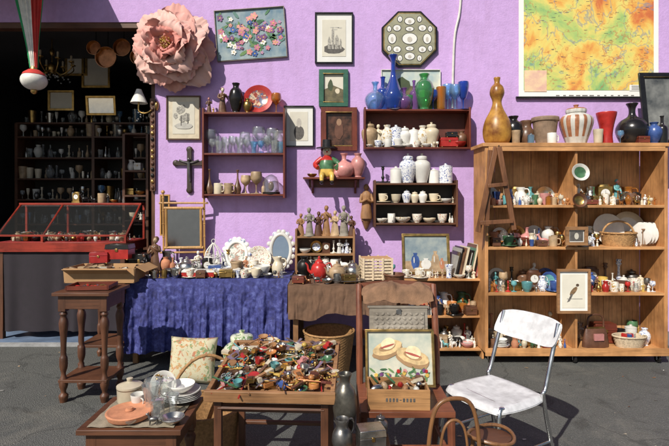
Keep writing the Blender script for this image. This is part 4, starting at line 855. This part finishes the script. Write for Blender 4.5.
for k in range(270):
    x=R.uniform(-.26,.26); y=R.uniform(-.24,.24); z=.012+R.uniform(0,.05); a=R.gauss(.9,1.1); m=R.choice(cols); tl=R.uniform(-.22,.22)
    b.T=Matrix.Translation((x,y,z))@Euler((R.uniform(-.2,.2),tl,a)).to_matrix().to_4x4()
    t=R.choice(['spoon','fork','knife','bead','tin','ring','spoon','toy','brush','cup','case','ball','fork','spoon','ladle'])
    L=R.uniform(.06,.10)
    if t=='spoon': b.tube([(-L,0,0),(L*.4,0,.004)],[.0045,.0025],m,5); b.ell((L*.4+.022,0,.0),(.026,.016,.005),m,10,5)
    elif t=='ladle': b.tube([(-L,0,0),(L*.5,0,.008)],.004,m,5); b.lathe([(0,0),(.02,.004),(.03,.018),(.028,.018),(.018,.006),(0,.003)],m,c=(L*.5+.02,0,-.006),seg=14)
    elif t=='fork':
        b.tube([(-L,0,0),(L*.4,0,.004)],[.005,.003],m,5); b.box((L*.4+.012,0,.003),(.024,.02,.003),m)
        for q in(-1,-.33,.33,1): b.box((L*.4+.038,q*.0085,.004),(.03,.003,.002),m)
    elif t=='knife': b.box((-L*.6,0,0),(L*.9,.014,.01),m); b.box((L*.35,0,0),(L,.014,.002),SIL)
    elif t=='bead':
        rx,rz=R.uniform(.03,.05),R.uniform(.02,.045)
        for q in range(20): an=q*.33; b.ell((rx*math.cos(an)+.002*q,rz*math.sin(an),.006+.004*math.sin(q)),.0048,m,6,4)
    elif t=='tin': rr_=R.uniform(.02,.038); b.lathe([(0,0),(rr_,0),(rr_,.018),(rr_*.95,.02),(0,.02)],m,seg=18)
    elif t=='ring': b.tube([(.03*math.cos(q*pi/7),.03*math.sin(q*pi/7),0) for q in range(14)],.005,m,6,close=True)
    elif t=='toy': b.box((0,0,.012),(.06,.028,.014),m); b.box((.002,0,.025),(.03,.024,.014),m,top=(.7,.8)); [b.ell((sx*.018,sy*.015,.007),(.008,.004,.008),BLK,8,5) for sx in(-1,1) for sy in(-1,1)]
    elif t=='cup': b.lathe([(0,0),(.014,0),(.024,.03),(.022,.03),(.012,.004),(0,.004)],m,seg=14)
    elif t=='case': b.box((0,0,.01),(R.uniform(.04,.08),R.uniform(.03,.05),.018),m); b.box((0,0,.021),(.03,.02,.004),BRS)
    elif t=='ball': b.ell((0,0,.012),(.016,.016,.014),m,12,8)
    else: b.box((0,0,0),(L*1.2,.018,.012),m); b.box((L*.8,0,-.002),(L*.5,.022,.02),CRM)
o=b.done('cutlery_and_trinkets',sharp=50,recalc=False); o.matrix_world=TM
# ------------------------------------------------------------------ low stool with metalware
sx0,sx1,sy0,sy1=.0,.26,-2.88,-2.64; sz=.36
table('low_wooden_stool',sx0,sx1,sy0,sy1,sz,OAKx,OAKz,leg=.03,apron=.04)
vessel('urn',X(345,-2.7)+.0,-2.70,sz+.001,.31,M('old_pewter_vase',(.13,.12,.1),.35,metal=.7,var=.5),name='pewter_vase',w=.55)
jug(.035,-2.80,sz+.001,.14,PEW,name='metal_milk_jug',w=1.0); tbox(.165,-2.8,sz+.001,.12,.09,.10,PEW,SIL,name='metal_tea_tin',ry=.2); vessel('ginger',.22,-2.7,sz+.001,.12,PEW,w=.8)
# ------------------------------------------------------------------ wooden chair
b=B(); CW=WOOD('chair_red_brown',C(128,76,54),'z',.4); CWx=WOOD('chair_red_brown_x',C(128,76,54),'x',.4)
x0,x1=.145,.585; yfr=-2.575; ybk=-2.23; sh=.45; cxx=(x0+x1)/2
b.box((cxx,(yfr+ybk)/2-.01,sh-.015),(x1-x0+.03,ybk-yfr+.05,.03),CWx)
for x in(x0,x1):
    s=1 if x==x1 else -1
    b.tube([(x+.01*s,yfr,0),(x,yfr,.43)],[.017,.022],CW,8); b.tube([(x,ybk-.02+.07,0),(x,ybk,.45),(x,ybk+.03,.75),(x-.0*s,ybk+.1,1.0)],[.018,.021,.018],CW,8,smooth=4)
    b.tube([(x,yfr,.2),(x,ybk+.03,.2)],.011,CW,8)
b.tube([(x0,yfr,.26),(x1,yfr,.26)],.011,CW,8); b.tube([(x0,ybk+.02,.3),(x1,ybk+.02,.3)],.011,CW,8)
b.grid(lambda u,v:(x0-.01+(x1-x0+.02)*u,ybk+.085+.03*math.sin(pi*u)+.02*v,.9+.1*v+.015*math.sin(pi*u)*v),16,4,CWx); b.grid(lambda u,v:(x0-.01+(x1-x0+.02)*u,ybk+.105+.03*math.sin(pi*u)+.02*v,.9+.1*v+.015*math.sin(pi*u)*v),16,4,CWx)
b.box((cxx,ybk+.05,.72),(x1-x0-.03,.014,.05),CWx)
b.done('wooden_chair',bevel=.002)
b=B(); b.box((0,0,0),(.33,.05,.14),GREYW); b.box((0,-.028,0),(.29,.01,.10),GREYW)
for k in range(9):
    for j in range(4):
        b.ell((-.128+k*.032+.006*(j%2),-.033,-.038+j*.025),(.013,.005,.008),GREYW,8,5,rot=(0,.6 if (k+j)%2 else -.6,0))
b.box((0,0,.076),(.35,.06,.012),GREYW); b.box((0,-.035,.05),(.03,.006,.03),PEW); b.done('carved_wooden_casket',(.365,ybk+.0,.81),(-.15,0,0),bevel=.002)
from mathutils import noise as mn
def felt(u,v):
    n=mn.fractal(Vector((u*3.2,v*2.2,1.7)),1,2,4); e=(abs(u-.5)*2)
    return (.165+.40*u+.01*n,ybk+.0+.20*v,.925+.085*math.sin(pi*(.08+.84*v))*(1-.35*e**4)+.03*n+(-.03 if v<.1 else 0))
b=B(); b.grid(felt,60,24,M('brown_felt_cloth',C(132,100,76),.95,var=.3,scale=16,bump=.8,bscale=160)); b.done('brown_felt_cover',sharp=180)
def hats(b,w,h,y):
    ST=M('painted_straw',(.6,.43,.22),.8,scale=30,var=.3); ST2=M('painted_straw_shadow',(.33,.2,.1),.8); ST3=M('painted_straw_light',(.74,.6,.38),.8,scale=30)
    for cx,cz,s,rt in((-.19,.16,.9,.3),(.2,.0,1.0,-.3)):
        b.flat(cx*w,cz*h-.008,.27*w*s,.16*h*s,y,ST2,22,rt,.05); b.flat(cx*w,cz*h+.008,.26*w*s,.14*h*s,y-.001,ST,22,rt,.04); b.flat(cx*w,cz*h+.012,.15*w*s,.075*h*s,y-.002,ST2,18,rt,.03); b.flat(cx*w+.004,cz*h+.03,.125*w*s,.12*h*s,y-.003,ST3,16,rt,.04)
        b.flat(cx*w,cz*h+.018,.13*w*s,.022*h*s,y-.004,M('hat_ribbon_paint',(.35,.08,.06),.7),14,rt)
    for k in range(26): b.flat(R.uniform(-.44,.44)*w,R.uniform(-.44,-.2)*h,.022,.006,y-.0003*(k%3),R.choice([GRN,M('leaf_green',(.12,.22,.08),.7)]),6,R.uniform(0,3))
    for k in range(12): b.flat(R.uniform(-.42,.42)*w,R.uniform(-.4,-.22)*h,.011,.011,y-.002,R.choice([RED,YEL,PNK,PURP]),8,0,.15)
picture('straw_hat_painting',.365,.615,.385,.31,ybk-.06,BRS,.012,M('pale_blue_canvas',C(160,176,168),.8,scale=7,c2=C(205,200,180)),lean=rad(12),draw=hats)
b=B(); w,d,h=.31,.17,.10; CR=WOOD('crate_wood',C(175,130,84),'x',.6)
for s in(-1,1): b.box((0,s*d/2,h/2),(w,.01,h),CR); b.box((s*(w/2-.006),0,h/2),(.01,d-.012,h-.002),CR)
b.box((0,0,.006),(w-.03,d-.02,.008),CR)
for k in range(9): b.box((-.06+k*.017,-d/2-.006,h*.5),(.010,.001,.018 if k!=4 else .004),INK)
for k in range(30): 
    m=R.choice([TAN,BRS,RED,CRM,GRN,BLK,OAKx,SIL,OLDW,BRN]); x,y,z=R.uniform(-.12,.12),R.uniform(-.06,.06),h*.6+R.uniform(0,.05)
    if k%3==0: b.ell((x,y,z),(R.uniform(.015,.035),.016,.016),m,10,6,rot=(0,R.uniform(-1,1),R.uniform(0,3)))
    elif k%3==1: b.tube([(x,y,z),(x+R.uniform(-.08,.08),y+R.uniform(-.03,.03),z+R.uniform(0,.06))],.006,m,6)
    else: b.box((x,y,z),(R.uniform(.03,.07),R.uniform(.02,.05),.014),m,rot=(R.uniform(-.5,.5),R.uniform(-.6,.6),R.uniform(0,3)))
b.done('wooden_crate',(.325,-2.50,sh+.001),(0,0,-.04),bevel=.001)
# ------------------------------------------------------------------ white metal chair
b=B(); WP=M('chipped_white_paint',(.56,.56,.57),.4,var=.16,scale=22,bump=.15)
def seat(top):
    def f(u,v):
        a=u*2-1;c=v*2-1; k=1-.13*(a*a*c*c)
        x=.21*a*k; y=.21*c*k; r=max(abs(a),abs(c)); zz=-.018*(1-r*r)-(.03*max(0,(r-.85)/.15)**2)
        return (x,y,.455+zz-(0 if top else .006))
    return f
b.grid(seat(1),22,22,WP); b.grid(seat(0),22,22,WP)
for s in(-1,1):
    b.tube([(s*.22,-.22,0),(s*.185,-.17,.40),(s*.175,-.10,.435),(s*.175,.12,.435)],.0115,STEEL,10,smooth=5)
    b.tube([(s*.21,.26,0),(s*.19,.17,.42),(s*.19,.19,.50),(s*.185,.30,.82)],.0115,STEEL,10,smooth=5)
b.tube([(-.175,-.10,.432),(.175,-.10,.432)],.01,STEEL,8); b.tube([(-.19,.165,.425),(.19,.165,.425)],.01,STEEL,8); b.tube([(-.2,-.19,.2),(-.2,.21,.2)],.007,STEEL,8); b.tube([(.2,-.19,.2),(.2,.21,.2)],.007,STEEL,8)
for off in(0,.012):
    b.grid(lambda u,v:((u*2-1)*.21*(1-.05*(abs(v*2-1))**4),.228+off+.06*v*1.2+.03*(1-(u*2-1)**2),.685+.15*v-.02*(abs(u*2-1))**4*(v*2-1)),24,8,WP)
b.done('white_metal_chair',(.88,-2.33,0),(0,0,rad(-60)),sharp=50)
# ------------------------------------------------------------------ bentwood chair at the bottom edge
b=B(); BE=WOOD('bentwood_beech',C(132,92,58),'z',.35)
def hoop(w,zt,z0,y=0):
    return [(-w,y,z0),(-w*1.02,y,z0+(zt-z0)*.5),(-w*.72,y,zt-.035),(0,y,zt),(w*.72,y,zt-.035),(w*1.02,y,z0+(zt-z0)*.5),(w,y,z0)]
b.tube(hoop(.108,.67,.3),.009,BE,10,smooth=6); b.tube(hoop(.06,.58,.3),.006,BE,10,smooth=6)
b.tube([(.16*math.cos(k*pi/14),-.15+.16*math.sin(k*pi/14),.32) for k in range(28)],.014,BE,8,close=True); b.lathe([(0,.318),(.15,.318),(.15,.326),(0,.326)],WICKW,c=(0,-.15,0),seg=28)
for sx_ in(-1,1): b.tube([(sx_*.1,0,.32),(sx_*.13,.05,0)],.011,BE,8); b.tube([(sx_*.1,-.25,.32),(sx_*.13,-.3,0)],.011,BE,8)
b.done('bentwood_childs_chair',(.50,-2.98,0),(0,0,.15))
b=B(); b.tube([(.10*math.cos(k*pi/16),.09*math.sin(k*pi/16),.45+.008*math.sin(k*pi/8)) for k in range(32)],.008,BE,8,close=True); b.lathe([(0,.437),(.09,.437),(.09,.445),(0,.445)],DKx,seg=30,sy=.85)
for k in range(4): a=pi/4+k*pi/2; b.tube([(.085*math.cos(a),.075*math.sin(a),.44),(.12*math.cos(a),.11*math.sin(a),0)],.010,BE,8)
b.done('bentwood_stool',(.70,-2.84,0),(0,0,.1))
# ------------------------------------------------------------------ light, sky, camera
az,el=rad(32),rad(41)
sd=Vector((-math.sin(az)*math.cos(el),-math.cos(az)*math.cos(el),math.sin(el)))
s=bpy.data.lights.new('sun','SUN'); s.energy=5.0; s.angle=rad(.5); s.color=(1,.95,.86)
so=bpy.data.objects.new('sun',s); so.rotation_euler=sd.to_track_quat('Z','Y').to_euler(); so.location=sd*20; bpy.context.scene.collection.objects.link(so)
w=bpy.data.worlds.new('World'); bpy.context.scene.world=w; w.use_nodes=True; nt=w.node_tree
bg=nt.nodes['Background']; sk=nt.nodes.new('ShaderNodeTexSky'); sk.sky_type='NISHITA'; sk.sun_disc=False; sk.sun_elevation=el; sk.sun_rotation=math.atan2(sd.x,sd.y)
nt.links.new(sk.outputs[0],bg.inputs[0]); bg.inputs[1].default_value=.07
cam=bpy.data.cameras.new('camera'); cam.sensor_width=36; cam.lens=36*483/669; cam.shift_y=-23/669; cam.clip_end=500
co=bpy.data.objects.new('camera',cam); co.location=(0,-5,1.5); co.rotation_euler=(rad(90),0,0); bpy.context.scene.collection.objects.link(co)
bpy.context.scene.camera=co
bpy.context.scene.view_settings.view_transform='Standard'; bpy.context.scene.view_settings.look='None'; bpy.context.scene.view_settings.exposure=0
